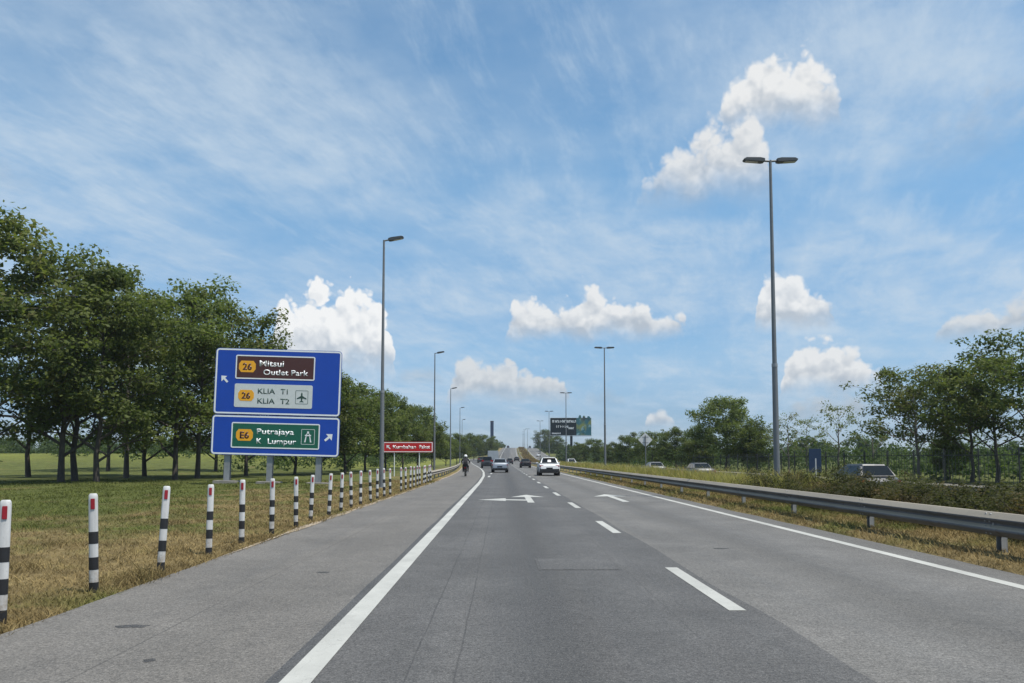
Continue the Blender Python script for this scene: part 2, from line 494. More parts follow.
def rail_mat():
    m, n, out = new_mat("weathered_rail")
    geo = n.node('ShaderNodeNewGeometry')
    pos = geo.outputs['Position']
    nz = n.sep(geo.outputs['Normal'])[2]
    a = n.noise(n.mapping(pos, (3.0, 0.5, 3.0)), 1.2, 6.0, 0.65)
    b = n.noise(pos, 22.0, 4.0, 0.7)
    c = n.vm('SCALE', (0.125, 0.125, 0.130), scale=n.lin(a, 0.3, 0.7, 0.70, 1.25))
    stain = n.sstep(n.noise(n.mapping(pos, (9.0, 9.0, 0.8)), 0.8, 4.0, 0.6), 0.56, 0.70, 0.0, 0.5)
    c = n.mix(stain, c, (0.085, 0.065, 0.050))
    sunlit_lip = n.m('MULTIPLY', n.sstep(nz, 0.45, 0.75), n.lin(n.m('ADD', n.m('MULTIPLY', a, 0.6), n.m('MULTIPLY', b, 0.4)), 0.3, 0.7, 0.55, 1.0))
    c = n.mix(sunlit_lip, c, (0.38, 0.33, 0.25))          # sunlight painted into the colour: paler tan on the upward lips
    p = n.node('ShaderNodeBsdfPrincipled')
    n.put(p.inputs['Base Color'], c); p.inputs['Roughness'].default_value = 0.62
    p.inputs['Specular IOR Level'].default_value = 0.35
    n.t.links.new(p.outputs[0], out.inputs[0])
    return m

def post_mat():
    m, n, out = new_mat("white_post_plastic")
    pos = n.node('ShaderNodeTexCoord').outputs['Object']
    rnd = n.node('ShaderNodeObjectInfo').outputs['Random']
    shifted = n.vm('ADD', pos, n.comb(n.m('MULTIPLY', rnd, 37.0), 0.0, 0.0))
    z = n.sep(pos)[2]
    g = n.noise(n.mapping(shifted, (8.0, 8.0, 2.0)), 2.0, 5.0, 0.65)
    c = n.vm('SCALE', (0.58, 0.58, 0.57), scale=n.lin(g, 0.3, 0.7, 0.80, 1.05))
    scuff = n.sstep(n.noise(shifted, 24.0, 4.0, 0.7), 0.60, 0.70, 0.0, 0.55)
    c = n.mix(scuff, c, (0.30, 0.29, 0.27))
    mud = n.m('MULTIPLY', n.sstep(z, 0.0, 0.45, 0.85, 0.0), n.lin(n.noise(shifted, 15.0, 4.0, 0.7), 0.3, 0.65, 0.0, 1.0))
    c = n.mix(mud, c, (0.24, 0.18, 0.12))
    p = n.node('ShaderNodeBsdfPrincipled')
    n.put(p.inputs['Base Color'], c); p.inputs['Roughness'].default_value = 0.55
    n.t.links.new(p.outputs[0], out.inputs[0])
    return m

def leaf_mat(name, dark, light, dead=None, dead_amt=0.0, trans=0.46):
    m, n, out = new_mat(name)
    t = n.node('ShaderNodeAttribute', attribute_name='tint').outputs['Fac']
    pos = n.node('ShaderNodeNewGeometry').outputs['Position']
    rnd = n.node('ShaderNodeObjectInfo').outputs['Random']
    patch = n.noise(pos, 0.45, 4.0, 0.6)
    f = n.m('ADD', n.m('MULTIPLY', t, 0.65), n.lin(patch, 0.3, 0.7, -0.2, 0.5), clamp=True)
    c = n.mix(f, dark, light)
    if dead:
        k = n.m('MULTIPLY', n.sstep(n.noise(pos, 0.8, 3.0, 0.6), 0.5, 0.72), dead_amt)
        c = n.mix(k, c, dead)
    c = n.vm('SCALE', c, scale=n.lin(rnd, 0.0, 1.0, 0.84, 1.18))
    p = n.node('ShaderNodeBsdfPrincipled')
    n.put(p.inputs['Base Color'], c); p.inputs['Roughness'].default_value = 0.6
    p.inputs['Specular IOR Level'].default_value = 0.14
    tr = n.node('ShaderNodeBsdfTranslucent'); n.put(tr.inputs[0], n.vm('MULTIPLY', c, (1.15, 1.25, 0.7)))
    mx = n.node('ShaderNodeMixShader'); mx.inputs[0].default_value = trans
    n.t.links.new(p.outputs[0], mx.inputs[1]); n.t.links.new(tr.outputs[0], mx.inputs[2])
    n.t.links.new(mx.outputs[0], out.inputs[0])
    return m

def bark_mat(name, col):
    m, n, out = new_mat(name)
    pos = n.node('ShaderNodeTexCoord').outputs['Object']
    a = n.noise(n.mapping(pos, (6, 6, 1.2)), 2.0, 6.0, 0.7)
    lich = n.sstep(n.noise(pos, 1.6, 4.0, 0.6), 0.5, 0.7, 0.0, 0.6)
    c = n.vm('SCALE', tuple(col), scale=n.lin(a, 0.25, 0.75, 0.55, 1.5))
    c = n.mix(lich, c, tuple(v * 1.9 for v in col))
    p = n.node('ShaderNodeBsdfPrincipled')
    n.put(p.inputs['Base Color'], c); p.inputs['Roughness'].default_value = 0.9
    bn = n.node('ShaderNodeBump'); bn.inputs['Strength'].default_value = 0.8; bn.inputs['Distance'].default_value = 0.03
    n.put(bn.inputs['Height'], a); n.put(p.inputs['Normal'], bn.outputs[0])
    n.t.links.new(p.outputs[0], out.inputs[0])
    return m

M = {}
M['lane'] = asphalt("asphalt_lane", (0.083, 0.081, 0.079), streak=0.13, tracks=[(0.50, 0.60, -0.28), (-0.45, 0.45, 0.12), (1.45, 0.45, 0.10)], cracks=[(-0.62, 0.010, 0.42), (-0.30, 0.009, 0.42), (1.55, 0.010, 0.2)])
M['fast_lane'] = asphalt("asphalt_fast_lane", (0.128, 0.123, 0.115), streak=0.11, tracks=[(3.95, 0.60, -0.24), (3.05, 0.45, 0.07), (4.85, 0.45, 0.06), (6.1, 0.4, -0.12)], cracks=[(4.3, 0.012, 0.18)])
M['shoulder'] = asphalt("asphalt_shoulder", (0.134, 0.125, 0.113), streak=0.09, tracks=[(-3.9, 0.6, 0.12), (-2.2, 0.5, -0.06)], cracks=[(-2.75, 0.010, 0.4)])
M['seam'] = asphalt("asphalt_seam", (0.066, 0.066, 0.067), streak=0.1)
M['patch'] = asphalt("asphalt_patch", (0.088, 0.086, 0.084), streak=0.05)
M['patch_edge'] = asphalt("asphalt_patch_joint", (0.078, 0.076, 0.074), streak=0.05)
M['tar'] = asphalt("tar_mark", (0.045, 0.044, 0.043), streak=0.05)
M['line'] = road_paint("road_marking_white", (0.43, 0.43, 0.40))
M['ground'] = ground_mat()
M['blade'] = blade_mat()
M['sand'] = paint("sandy_edge", (0.33, 0.27, 0.20), 0.95, wear=0.5, scale=2.2)
M['white'] = paint("white_plastic", (0.66, 0.66, 0.66), 0.45, wear=0.28, scale=5.0)
M['post'] = post_mat()
M['black'] = paint("black_film", (0.018, 0.018, 0.020), 0.45, wear=0.3)
M['red_reflect'] = paint("red_reflector", (0.30, 0.014, 0.024), 0.3, wear=0.15)
M['steel'] = paint("galvanised_steel", (0.30, 0.31, 0.32), 0.50, metal=0.35, wear=0.28, scale=3.0)
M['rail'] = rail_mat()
M['rail_plain'] = paint("weathered_rail_steel", (0.20, 0.19, 0.175), 0.7, metal=0.0, wear=0.40, scale=1.6)
M['pole'] = paint("painted_grey_pole", (0.17, 0.18, 0.19), 0.5, metal=0.2, wear=0.15)
M['lamp'] = paint("dark_lamp_housing", (0.055, 0.06, 0.065), 0.45, wear=0.15)
M['lens'] = paint("lamp_lens_glass", (0.42, 0.43, 0.42), 0.12, wear=0.05)
M['concrete'] = paint("concrete", (0.27, 0.25, 0.22), 0.9, wear=0.35, bump=0.3)
M['sign_blue'] = paint("sign_blue_sheeting", (0.003, 0.060, 0.42), 0.5, wear=0.10, scale=1.2)
M['sign_white'] = paint("sign_white_sheeting", (0.86, 0.87, 0.88), 0.5, wear=0.08)
M['sign_grey'] = paint("sign_pale_sheeting", (0.66, 0.68, 0.67), 0.55, wear=0.10)
M['sign_brown'] = paint("sign_brown_sheeting", (0.075, 0.022, 0.018), 0.45, wear=0.1)
M['sign_green'] = paint("sign_green_sheeting", (0.006, 0.115, 0.070), 0.45, wear=0.1)
M['sign_orange'] = paint("sign_orange_sheeting", (0.92, 0.42, 0.015), 0.45, wear=0.1)
M['sign_red'] = paint("sign_red_sheeting", (0.56, 0.016, 0.020), 0.45, wear=0.1)
M['sign_back'] = paint("sign_bare_metal", (0.60, 0.61, 0.62), 0.6, metal=0.0, wear=0.15)
M['sign_dark'] = paint("sign_dark_letter", (0.02, 0.06, 0.045), 0.5)
M['plate_grey'] = paint("dull_reflector_plate", (0.34, 0.34, 0.33), 0.6, wear=0.25)
M['navy'] = paint("navy_panel", (0.010, 0.030, 0.080), 0.5, wear=0.2)
M['fence'] = paint("dark_fence_paint", (0.018, 0.022, 0.022), 0.6)
M['glass'] = paint("dark_window_glass", (0.012, 0.015, 0.017), 0.02, wear=0.05, spec=0.3)
M['tyre'] = paint("tyre_rubber", (0.018, 0.018, 0.018), 0.85, wear=0.3)
M['rim'] = paint("alloy_rim", (0.35, 0.35, 0.36), 0.3, metal=0.8)
M['trim'] = paint("black_plastic_trim", (0.014, 0.014, 0.015), 0.55)
M['tail'] = paint("tail_lamp_red", (0.35, 0.012, 0.015), 0.15)
M['head'] = paint("headlamp_glass", (0.55, 0.57, 0.58), 0.08)
M['plate'] = paint("number_plate_black", (0.012, 0.012, 0.012), 0.4)
M['bark'] = bark_mat("bark_brown_grey", (0.060, 0.050, 0.042))
M['bark_pale'] = bark_mat("bark_pale_grey", (0.115, 0.100, 0.085))
M['leaf_dark'] = leaf_mat("leaf_dark_green", (0.062, 0.090, 0.027), (0.180, 0.208, 0.068))
M['leaf_mid'] = leaf_mat("leaf_mid_green", (0.050, 0.078, 0.022), (0.150, 0.180, 0.054), (0.17, 0.12, 0.05), 0.35)
M['leaf_light'] = leaf_mat("leaf_olive_green", (0.062, 0.088, 0.025), (0.175, 0.195, 0.064), (0.20, 0.14, 0.06), 0.5)
M['leaf_far'] = leaf_mat("leaf_far_wood", (0.034, 0.060, 0.022), (0.090, 0.120, 0.040))
M['hedge'] = leaf_mat("hedge_leaf", (0.034, 0.040, 0.017), (0.105, 0.104, 0.044), (0.17, 0.105, 0.055), 0.75)
M['scrub'] = leaf_mat("dry_scrub_leaf", (0.060, 0.045, 0.024), (0.150, 0.105, 0.055), (0.16, 0.08, 0.04), 0.7)
M['straw'] = leaf_mat("tall_straw_grass", (0.20, 0.19, 0.06), (0.48, 0.43, 0.17), (0.46, 0.30, 0.16), 0.85)

# ------------------------------------------------------------------ lie of the land
def sm(a, b, v):
    t = np.clip((np.asarray(v, float) - a) / (b - a), 0, 1)
    return t * t * (3 - 2 * t)
def road_x(y):                      # the road drifts right after the flat stretch
    t = np.maximum(np.asarray(y, float) - 150.0, 0) / 450.0
    return 6.0 * t * t
def road_z(y):                      # and climbs over a bridge
    y = np.asarray(y, float)
    return 10.2 * sm(180, 620, y) - 0.02 * np.maximum(y - 700, 0)
def edge_line_x(y):                 # solid left line: peels off into the exit
    return np.interp(y, [0, 45, 62, 80, 95, 120, 150, 190, 233, 300], [-1.29, -1.33, -1.5, -1.95, -2.5, -3.6, -5.1, -7.2, -9.6, -13.5])
def pave_left(y):
    y = np.asarray(y, float)
    e = edge_line_x(y) - 2.74
    main = -3.6 + road_x(y)
    return np.where(y < 255, e, np.where(y < 330, e + (main - e) * sm(255, 330, y), main))
def shift(u, y):
    a = pave_left(y) + 4.1
    b = road_x(y)
    return np.where(u <= -4.0, a, np.where(u >= 2.0, b, a + (b - a) * (u + 4.0) / 6.0))
def ground_z(u, y):
    u = np.asarray(u, float); y = np.asarray(y, float)
    emb = road_z(y)
    out = np.maximum(np.maximum(-u - 6.0, u - 24.0), 0.0)
    z = emb * (1 - sm(0, 26, out))
    bump = 0.05 * np.sin(u * 0.55 + y * 0.13) * np.sin(y * 0.21 + 1.3) + 0.03 * np.sin(u * 1.7 + 2.0) * np.sin(y * 0.8)
    far_l = sm(4.6, 9.0, -u)
    z = z + bump * far_l + 0.02 * sm(4.1, 4.3, -u)
    z = z - 0.08 * sm(-4.25, -3.95, u) * sm(-6.30, -6.22, -u)
    z = z + 2.3 * sm(58, 135, y) * sm(16, 42, -u)
    z = z + 0.10 * sm(6.25, 6.8, u) * (1 - sm(10.6, 12.2, u)) - 0.30 * sm(10.6, 12.2, u)
    z = z - 0.12 * sm(12.5, 12.7, u) * (1 - sm(20.3, 20.5, u))
    z = z + (0.25 + bump) * sm(22, 34, u)
    z = z + 0.6 * sm(45, 110, u)
    return z
def gz(x, y):
    """height of the ground under a world position"""
    u = x - float(road_x(y)) if x > 2 else x - float(pave_left(y)) - 4.1
    return float(ground_z(u, y))

def build_setting():
    us = np.array([-4000, -1800, -900, -500, -300, -200, -140, -100, -80, -65, -55, -48, -42, -37, -32, -28, -24.5, -21.5, -19, -17, -15, -13.2, -11.6, -10.2,
                   -9, -8, -7.2, -6.5, -6, -5.5, -5.1, -4.8, -4.5, -4.28, -4.1, -4.0, -3.9, 0, 3, 6.1, 6.22, 6.3, 6.5, 6.8, 7.2, 7.8, 8.6, 9.6, 10.6, 11.2, 11.8, 12.2, 12.5, 12.6,
                   12.75, 16, 20.2, 20.35, 20.5, 21, 22, 24, 26, 28, 31, 34, 38, 43, 50, 60, 75, 95, 120, 160, 230, 350, 600, 1100, 2000, 4000.])
    ys = np.concatenate([[-300, -120, -50, -20, -8, -3], np.arange(0, 30, 1.0), np.arange(30, 90, 2.0), np.arange(90, 260, 6.0), np.arange(260, 760, 14.0), [780, 830, 900, 1000, 1200, 1600, 2400, 4000, 6000]])
    U, Y = np.meshgrid(us, ys)
    X = U + shift(U, np.maximum(Y, 0))
    Z = ground_z(U, np.maximum(Y, 0))
    ny, nx = U.shape
    idx = np.arange(ny * nx).reshape(ny, nx)
    F = np.stack([idx[:-1, :-1], idx[:-1, 1:], idx[1:, 1:], idx[1:, :-1]], -1).reshape(-1, 4)
    g = link_mesh("ground", np_mesh("ground", np.stack([X, Y, Z], -1).reshape(-1, 3), F, M['ground'], smooth=True))
    tag(g, kind='structure')

    # carriageway: shoulder | dark joint | lane | fast lane, one sheet with shared edges
    rng = np.random.default_rng(4)
    ry = np.concatenate([np.arange(-12, 60, 0.5), np.arange(60, 260, 3.0), np.arange(260, 760, 10.0)])
    yy = np.maximum(ry, 0)
    wob = lambda s: np.interp(ry, np.linspace(-12, 770, 461), rng.normal(0, s, 461))
    c0 = pave_left(yy) + wob(0.025)
    c1 = edge_line_x(yy) - 0.20 + wob(0.012)
    c2 = edge_line_x(yy) + 0.02
    c1 = np.where(yy > 250, np.minimum(-1.9 + road_x(yy), c1 + (yy - 250) * 0.15), c1)
    c2 = np.where(yy > 250, np.minimum(-1.7 + road_x(yy), c2 + (yy - 250) * 0.15), c2)
    c1 = np.maximum(c1, c0 + 0.1); c2 = np.maximum(c2, c1 + 0.05)
    c3 = 2.37 + road_x(yy) + wob(0.018)
    c4 = 6.28 + road_x(yy) + wob(0.04)
    cols = np.stack([c0, c1, c2, c3, c4], 1)
    zz = np.repeat(road_z(yy)[:, None], 5, 1)
    V = np.stack([cols, np.repeat(ry[:, None], 5, 1), zz], -1).reshape(-1, 3)
    n = len(ry)
    idx = np.arange(n * 5).reshape(n, 5)
    F = np.stack([idx[:-1, :-1], idx[:-1, 1:], idx[1:, 1:], idx[1:, :-1]], -1)
    me = np_mesh("road", V, F.reshape(-1, 4), None)
    for k in ('shoulder', 'seam', 'lane', 'fast_lane'): me.materials.append(M[k])
    me.polygons.foreach_set('material_index', np.tile(np.array([0, 1, 2, 3], dtype=np.int32), n - 1))
    road = tag(link_mesh("road", me), kind='structure')

    def strip(name, x0, x1, ya, yb, mat, lift=0.004, step=None, parent=None, zf=None):
        st = step or (1.0 if yb < 80 else 4.0)
        t = np.linspace(ya, yb, max(2, int((yb - ya) / st) + 1))
        a = x0(t) if callable(x0) else x0 + road_x(t)
        b = x1(t) if callable(x1) else x1 + road_x(t)
        z = (road_z(t) if zf is None else zf(t)) + lift
        V = np.concatenate([np.stack([a, t, z], 1), np.stack([b, t, z], 1)])
        m_ = len(t)
        F = np.stack([np.arange(m_ - 1), np.arange(m_ - 1) + m_, np.arange(1, m_) + m_, np.arange(1, m_)], 1)
        return link_mesh(name, np_mesh(name, V, F, mat), parent)
    # painted lines are parts of the road
    strip("edge_line", lambda t: edge_line_x(t) - 0.10, lambda t: edge_line_x(t) + 0.10, -6, 300, M['line'], step=1.0, parent=road)
    strip("edge_line", 5.60, 5.77, -6, 720, M['line'], step=3.0, parent=road)
    strip("edge_line", -1.45, -1.28, 265, 720, M['line'], step=4.0, parent=road)
    for k in range(-1, 42):
        y0 = 7.0 + 7.25 * k
        strip("lane_dash", 2.10, 2.26, y0, y0 + 2.75, M['line'], step=0.7, parent=road)
    for k in range(0, 14):
        y0 = 58.0 + 12.0 * k
        strip("exit_dash", -1.12, -0.94, y0, y0 + 4.5, M['line'], step=2, parent=road)
    # a cut-out mended patch: a darker joint with the fill on top
    MB().box(0.46, 1.52, 9.55, 10.65, 0.0, 0.003).obj("patch_joint", M['patch_edge'], road)
    MB().box(0.50, 1.48, 9.60, 10.60, 0.003, 0.006).obj("patch_fill", M['patch'], road)
    # tar smears on the shoulder
    rs = random.Random(31)
    for tx, ty, a, b in ((-3.08, 6.42, 0.17, 0.07), (-2.45, 5.35, 0.05, 0.05), (-2.2, 9.4, 0.10, 0.05), (3.4, 11.8, 0.14, 0.07)):
        MB().prism([(tx + a * math.cos(k * 0.571) * rs.uniform(0.6, 1.2), ty + b * math.sin(k * 0.571) * rs.uniform(0.6, 1.2)) for k in range(11)], 'z', 0.0, 0.002).obj("tar_mark", M['tar'], road)
    # arrows
    def arrow(x, y, left):
        a = MB()
        z0, z1 = 0.0, 0.005
        a.prism([(x - 0.10, y), (x + 0.12, y), (x + 0.12, y + 3.6), (x + 0.62, y + 3.5), (x + 0.01, y + 5.2), (x - 0.60, y + 3.5), (x - 0.10, y + 3.6)], 'z', z0, z1)
        a.obj("straight_arrow", M['line'], road)
        if left:
            b = MB()
            b.prism([(x - 0.103, y + 1.15), (x - 0.103, y + 1.75), (x - 0.80, y + 1.95), (x - 0.80, y + 2.65), (x - 1.75, y + 1.65), (x - 0.80, y + 0.95), (x - 0.80, y + 1.42)], 'z', z0, z1)
            b.obj("left_turn_arrow", M['line'], road)
    arrow(0.93, 24.2, True)
    arrow(4.05, 24.6, False)
    # sandy washed-out edge where the tarmac ends
    tag(strip("sandy_verge_edge", lambda t: pave_left(t) + 0.03 - (0.10 + 0.09 * np.abs(np.sin(t * 0.9))) * sm(10, 17, t), lambda t: pave_left(t) + 0.03 + (0.02 + 0.045 * np.sin(t * 1.7) + 0.02 * np.sin(t * 4.3)) * sm(10, 17, t), 10, 120, M['sand'], lift=0.008, step=0.6), kind='structure')
    # opposite carriageway, a little lower
    zo = lambda t: road_z(t) - 0.36 + 0.02
    opp = strip("opposite_road", 12.75, 20.25, -40, 760, M['fast_lane'], lift=0.0, step=5.0, zf=zo)
    tag(opp, kind='structure')
    strip("edge_line", 13.0, 13.16, -40, 720, M['line'], step=5, parent=opp, zf=zo)
    strip("edge_line", 19.6, 19.76, -40, 720, M['line'], step=5, parent=opp, zf=zo)
    for k in range(60):
        strip("lane_dash", 16.3, 16.46, 10 + 12 * k, 14.5 + 12 * k, M['line'], step=2, parent=opp, zf=zo)
build_setting()

# ------------------------------------------------------------------ roadside posts
def build_posts():
    rng = random.Random(11)
    def ring(w, d, n=12):
        return [(w * math.copysign(abs(math.cos(a)) ** 0.7, math.cos(a)), d * math.copysign(abs(math.sin(a)) ** 0.7, math.sin(a))) for a in [2 * math.pi * k / n for k in range(n)]]
    body = MB()
    n = 12
    levels = [(0.0, 1.0), (0.985, 1.0), (1.02, 0.93), (1.035, 0.72)]
    vs = [(x * s, y * s, z) for z, s in levels for x, y in ring(0.044, 0.036)]
    fs = [(i * n + k, i * n + (k + 1) % n, (i + 1) * n + (k + 1) % n, (i + 1) * n + k) for i in range(3) for k in range(n)] + [tuple(range(3 * n, 4 * n))]
    body.add(vs, fs)
    body_me = body.mesh("post_body", M['post'], smooth=40)
    bands = []
    for z0, z1 in ((0.0, 0.115), (0.245, 0.375), (0.515, 0.64)):
        b = MB()
        vs = [(x * s, y * s, z) for z, s in ((z0, 1.0), (z0, 1.035), (z1, 1.035), (z1, 1.0)) for x, y in ring(0.044, 0.036)]
        b.add(vs, [(i * n + k, i * n + (k + 1) % n, (i + 1) * n + (k + 1) % n, (i + 1) * n + k) for i in range(3) for k in range(n)])
        bands.append(b.mesh("black_band", M['black'], smooth=40))
    refl_me = MB().box(-0.019, 0.019, -0.043, -0.031, 0.875, 0.985).mesh("reflector", M['red_reflect'], bevel=0.003)
    slots = [s for s in range(27) if s != 16]                # one of the row is missing
    for i, s in enumerate(slots):
        y = 6.49 + 1.493 * s + rng.uniform(-0.06, 0.06)
        x = float(pave_left(y)) - 0.20 + rng.uniform(-0.03, 0.03)
        where = "nearest the camera at the left edge" if i == 0 else "%s in the row counting from the nearest" % ORD[i]
        if i == len(slots) - 1: where = "farthest of the row, where the left rail begins"
        t = empty("delineator_post", (x, y, gz(x, y) - 0.01), 0.33 + rng.uniform(-0.12, 0.12),
                  "black and white striped roadside post, " + where, "post", "striped posts along the left verge")
        t.rotation_euler = (rng.uniform(-0.045, 0.045), rng.uniform(-0.04, 0.045), t.rotation_euler[2])
        t.scale.z = rng.uniform(0.985, 1.02)
        link_mesh("post_body", body_me, t)
        for b in bands: link_mesh("black_band", b, t)
        link_mesh("reflector", refl_me, t)
build_posts()

# ------------------------------------------------------------------ street lamps
def build_lamps():
    H = 12.0
    pole_me = MB().tube([(0, 0, 0.0), (0, 0, 4.6), (0, 0, 4.601), (0, 0, H)], [0.110, 0.094, 0.080, 0.048], 14).mesh("pole", M['pole'], smooth=50)
    base_me = MB().box(-0.22, 0.22, -0.22, 0.22, 0.0, 0.035).mesh("base_plate", M['steel'], bevel=0.006)
    door_me = MB().box(-0.045, 0.045, -0.112, -0.09, 0.6, 1.0).mesh("service_door", M['pole'], bevel=0.004)
    collar_me = MB().tube([(0, 0, 4.54), (0, 0, 4.66)], 0.103, 14).mesh("collar", M['steel'], smooth=50)
    def head(sgn, up):
        """flat lamp head reaching out along x"""
        hd = MB()
        L0, L1 = 0.22, 0.98
        pts = [(L0, -0.05), (L0, 0.06), (L0 + 0.16, 0.085), (L1 - 0.10, 0.06), (L1, 0.0), (L1 - 0.04, -0.055), (L0 + 0.1, -0.075)]
        c, s_ = math.cos(up), math.sin(up)
        hd.prism([(sgn * (x * c - z * s_), x * s_ + z * c) for x, z in pts], 'y', -0.12, 0.12)
        ln = MB()
        ln.prism([(sgn * (x * c - z * s_), x * s_ + z * c) for x, z in [(0.46, -0.082), (0.90, -0.074), (0.90, -0.055), (0.46, -0.060)]], 'y', -0.085, 0.085)
        arm = MB()
        arm.tube([(sgn * 0.03, 0, 0.0), (sgn * (L0 + 0.06) * c, 0, (L0 + 0.06) * s_)], 0.038, 10)
        return hd.mesh("lamp_head", M['lamp'], bevel=0.012), ln.mesh("lens", M['lens']), arm.mesh("arm", M['pole'], smooth=50)
    double = (head(1, R(3)), head(-1, R(3)))
    single = (head(1, R(11)),)
    def lamp(x, y, z, heads, label, group, rz=0.0, tilt=0.0):
        t = empty("street_lamp", (x, y, z), rz, label, "street lamp", group)
        t.rotation_euler[1] = tilt
        link_mesh("base_plate", base_me, t); link_mesh("pole", pole_me, t); link_mesh("service_door", door_me, t); link_mesh("collar", collar_me, t)
        for hm, lm, am in heads:
            link_mesh("arm", am, t, (0, 0, H - 0.03))
            h = link_mesh("lamp_head", hm, t, (0, 0, H - 0.03))
            link_mesh("lens", lm, h)
        return t
    left = [(-5.75, 36.0, "tall single-arm street lamp just right of the blue direction sign"),
            (-6.75, 75.0, "single-arm street lamp standing just right of the red sign"),
            (-7.75, 113.0, "single-arm street lamp, third along the left verge behind the rail"),
            (-8.75, 156.0, "single-arm street lamp, fourth along the left verge, beyond the motorcyclist"),
            (-10.9, 205.0, "single-arm street lamp, smallest and farthest on the left verge")]
    for x, y, lb in left:
        lamp(x, y, gz(x, y), single, lb, "single-arm lamps on the left verge")
    right = [(26.2, "tall double-arm street lamp rising from the median hedge at right"),
             (71.6, "double-arm street lamp in the median between the billboard and the diamond sign"),
             (121.0, "double-arm street lamp in the median seen against the billboard"),
             (168.0, "double-arm street lamp just left of the billboard"),
             (214.0, "double-arm street lamp, second to the left of the billboard"),
             (352.0, "double-arm street lamp at the foot of the far climb"),
             (446.0, "double-arm street lamp halfway up the far climb"),
             (540.0, "double-arm street lamp near the top of the far climb"),
             (632.0, "double-arm street lamp on the crest of the road, farthest in the median")]
    for y, lb in right:
        x = float(np.interp(y, [26, 72, 121, 168, 214], [9.62, 9.85, 10.35, 10.55, 10.75])) + float(road_x(y))
        lamp(x, y, gz(x, y), double, lb, "double-arm lamps in the median")
build_lamps()

# ------------------------------------------------------------------ guard rails
def build_rails():
    PITCH = 3.75
    # W profile seen along the rail: (offset towards the road, height)
    prof = [(0.000, 0.598), (0.016, 0.592), (0.092, 0.512), (0.095, 0.500), (0.088, 0.486), (0.026, 0.446), (0.018, 0.430), (0.026, 0.414), (0.088, 0.368), (0.095, 0.352), (0.090, 0.336), (0.020, 0.272), (0.000, 0.262)]
    def panel_mesh(side):
        vs, fs = [], []
        L = PITCH + 0.16
        for y in (0.0, L):
            for t in (0.0, 0.006):
                for o, z in prof:
                    vs.append((side * (o + (0.003 if y else 0.0) - t), y, z + (0.002 if y else 0)))
        n = len(prof)
        a, b, c, d = 0, n, 2 * n, 3 * n
        for i in range(n - 1):
            fs += [(a + i, a + i + 1, c + i + 1, c + i), (b + i, d + i, d + i + 1, b + i + 1), (a + i, b + i, b + i + 1, a + i + 1), (c + i, c + i + 1, d + i + 1, d + i)]
        fs += [(a, c, d, b), (a + n - 1, b + n - 1, d + n - 1, c + n - 1)]
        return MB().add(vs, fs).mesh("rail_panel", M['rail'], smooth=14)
    def post_mesh(side):
        m = MB()
        s = side
        m.box(min(-s * 0.12, -s * 0.114), max(-s * 0.12, -s * 0.114), -0.06, 0.06, -0.15, 0.55)
        m.box(min(-s * 0.1145, -s * 0.04), max(-s * 0.1145, -s * 0.04), -0.06, -0.053, -0.15, 0.55)
        m.box(min(-s * 0.1145, -s * 0.04), max(-s * 0.1145, -s * 0.04), 0.053, 0.06, -0.15, 0.55)
        return m.mesh("rail_post", M['steel'])
    def spacer_mesh(side):
        return MB().box(min(-side * 0.039, side * 0.009), max(-side * 0.039, side * 0.009), -0.05, 0.05, 0.28, 0.57).mesh("spacer_block", M['steel'], bevel=0.004)
    plate_me = MB().box(-0.075, 0.0, -0.072, -0.066, 0.08, 0.235).mesh("reflector_plate", M['plate_grey'], bevel=0.002)
    bolt = MB(); bolt.tube([(-0.016, 0, 0.43), (-0.036, 0, 0.43)], 0.022, 8)
    bolt_me = bolt.mesh("bolt", M['steel'])
    bolt2 = MB(); bolt2.tube([(0.016, 0, 0.43), (0.036, 0, 0.43)], 0.022, 8)
    bolt2_me = bolt2.mesh("bolt", M['steel'])
    spl = MB()
    for yy in (-0.05, 0.05):
        for z, o in ((0.565, -0.042), (0.468, -0.060), (0.394, -0.052), (0.300, -0.046)):
            spl.tube([(o + 0.012, yy, z), (o - 0.010, yy, z)], 0.014, 7)
    splice_me = spl.mesh("splice_bolts", M['steel'])
    def rail(label, xf, zf, y0, count, side, plates, bolts, dz=0.0):
        t = empty("guard_rail", (float(xf(y0)), y0, float(zf(y0))), 0, label, "guard rail")
        pm, qm, sm_ = panel_mesh(side), post_mesh(side), spacer_mesh(side)
        for k in range(count):
            ya = y0 + k * PITCH
            p0 = Vector((float(xf(ya)), ya, float(zf(ya)) + dz)); p1 = Vector((float(xf(ya + PITCH)), ya + PITCH, float(zf(ya + PITCH)) + dz))
            d = p1 - p0
            rz = -math.atan2(d.x, d.y); rx = math.atan2(d.z, d.y)
            base = p0 - t.location
            link_mesh("rail_panel", pm, t, base, (rx, 0, rz))
            pp = link_mesh("rail_post", qm, t, base, (0, 0, rz))
            if k < 26:
                link_mesh("spacer_block", sm_, t, base, (0, 0, rz))
                if bolts: link_mesh("bolt", bolt_me if side < 0 else bolt2_me, t, base, (0, 0, rz))
            if bolts and k < 14:
                s_o = link_mesh("splice_bolts", splice_me, t, base + Vector((0, 0.08, 0)), (rx, 0, rz)); s_o["kind"] = "stuff"
            if plates and k < 16:
                link_mesh("reflector_plate", plate_me, pp, (0.10 if side < 0 else -0.03, 0, 0))
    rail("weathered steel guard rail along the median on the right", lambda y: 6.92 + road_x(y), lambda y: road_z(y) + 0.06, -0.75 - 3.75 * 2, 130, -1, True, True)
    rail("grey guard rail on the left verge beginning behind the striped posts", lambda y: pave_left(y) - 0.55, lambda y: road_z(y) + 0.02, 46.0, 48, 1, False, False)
    rail("pale guard rail along the far side of the opposite carriageway", lambda y: 20.9 + road_x(y), lambda y: road_z(y) - 0.36, 26.0, 60, -1, False, False)
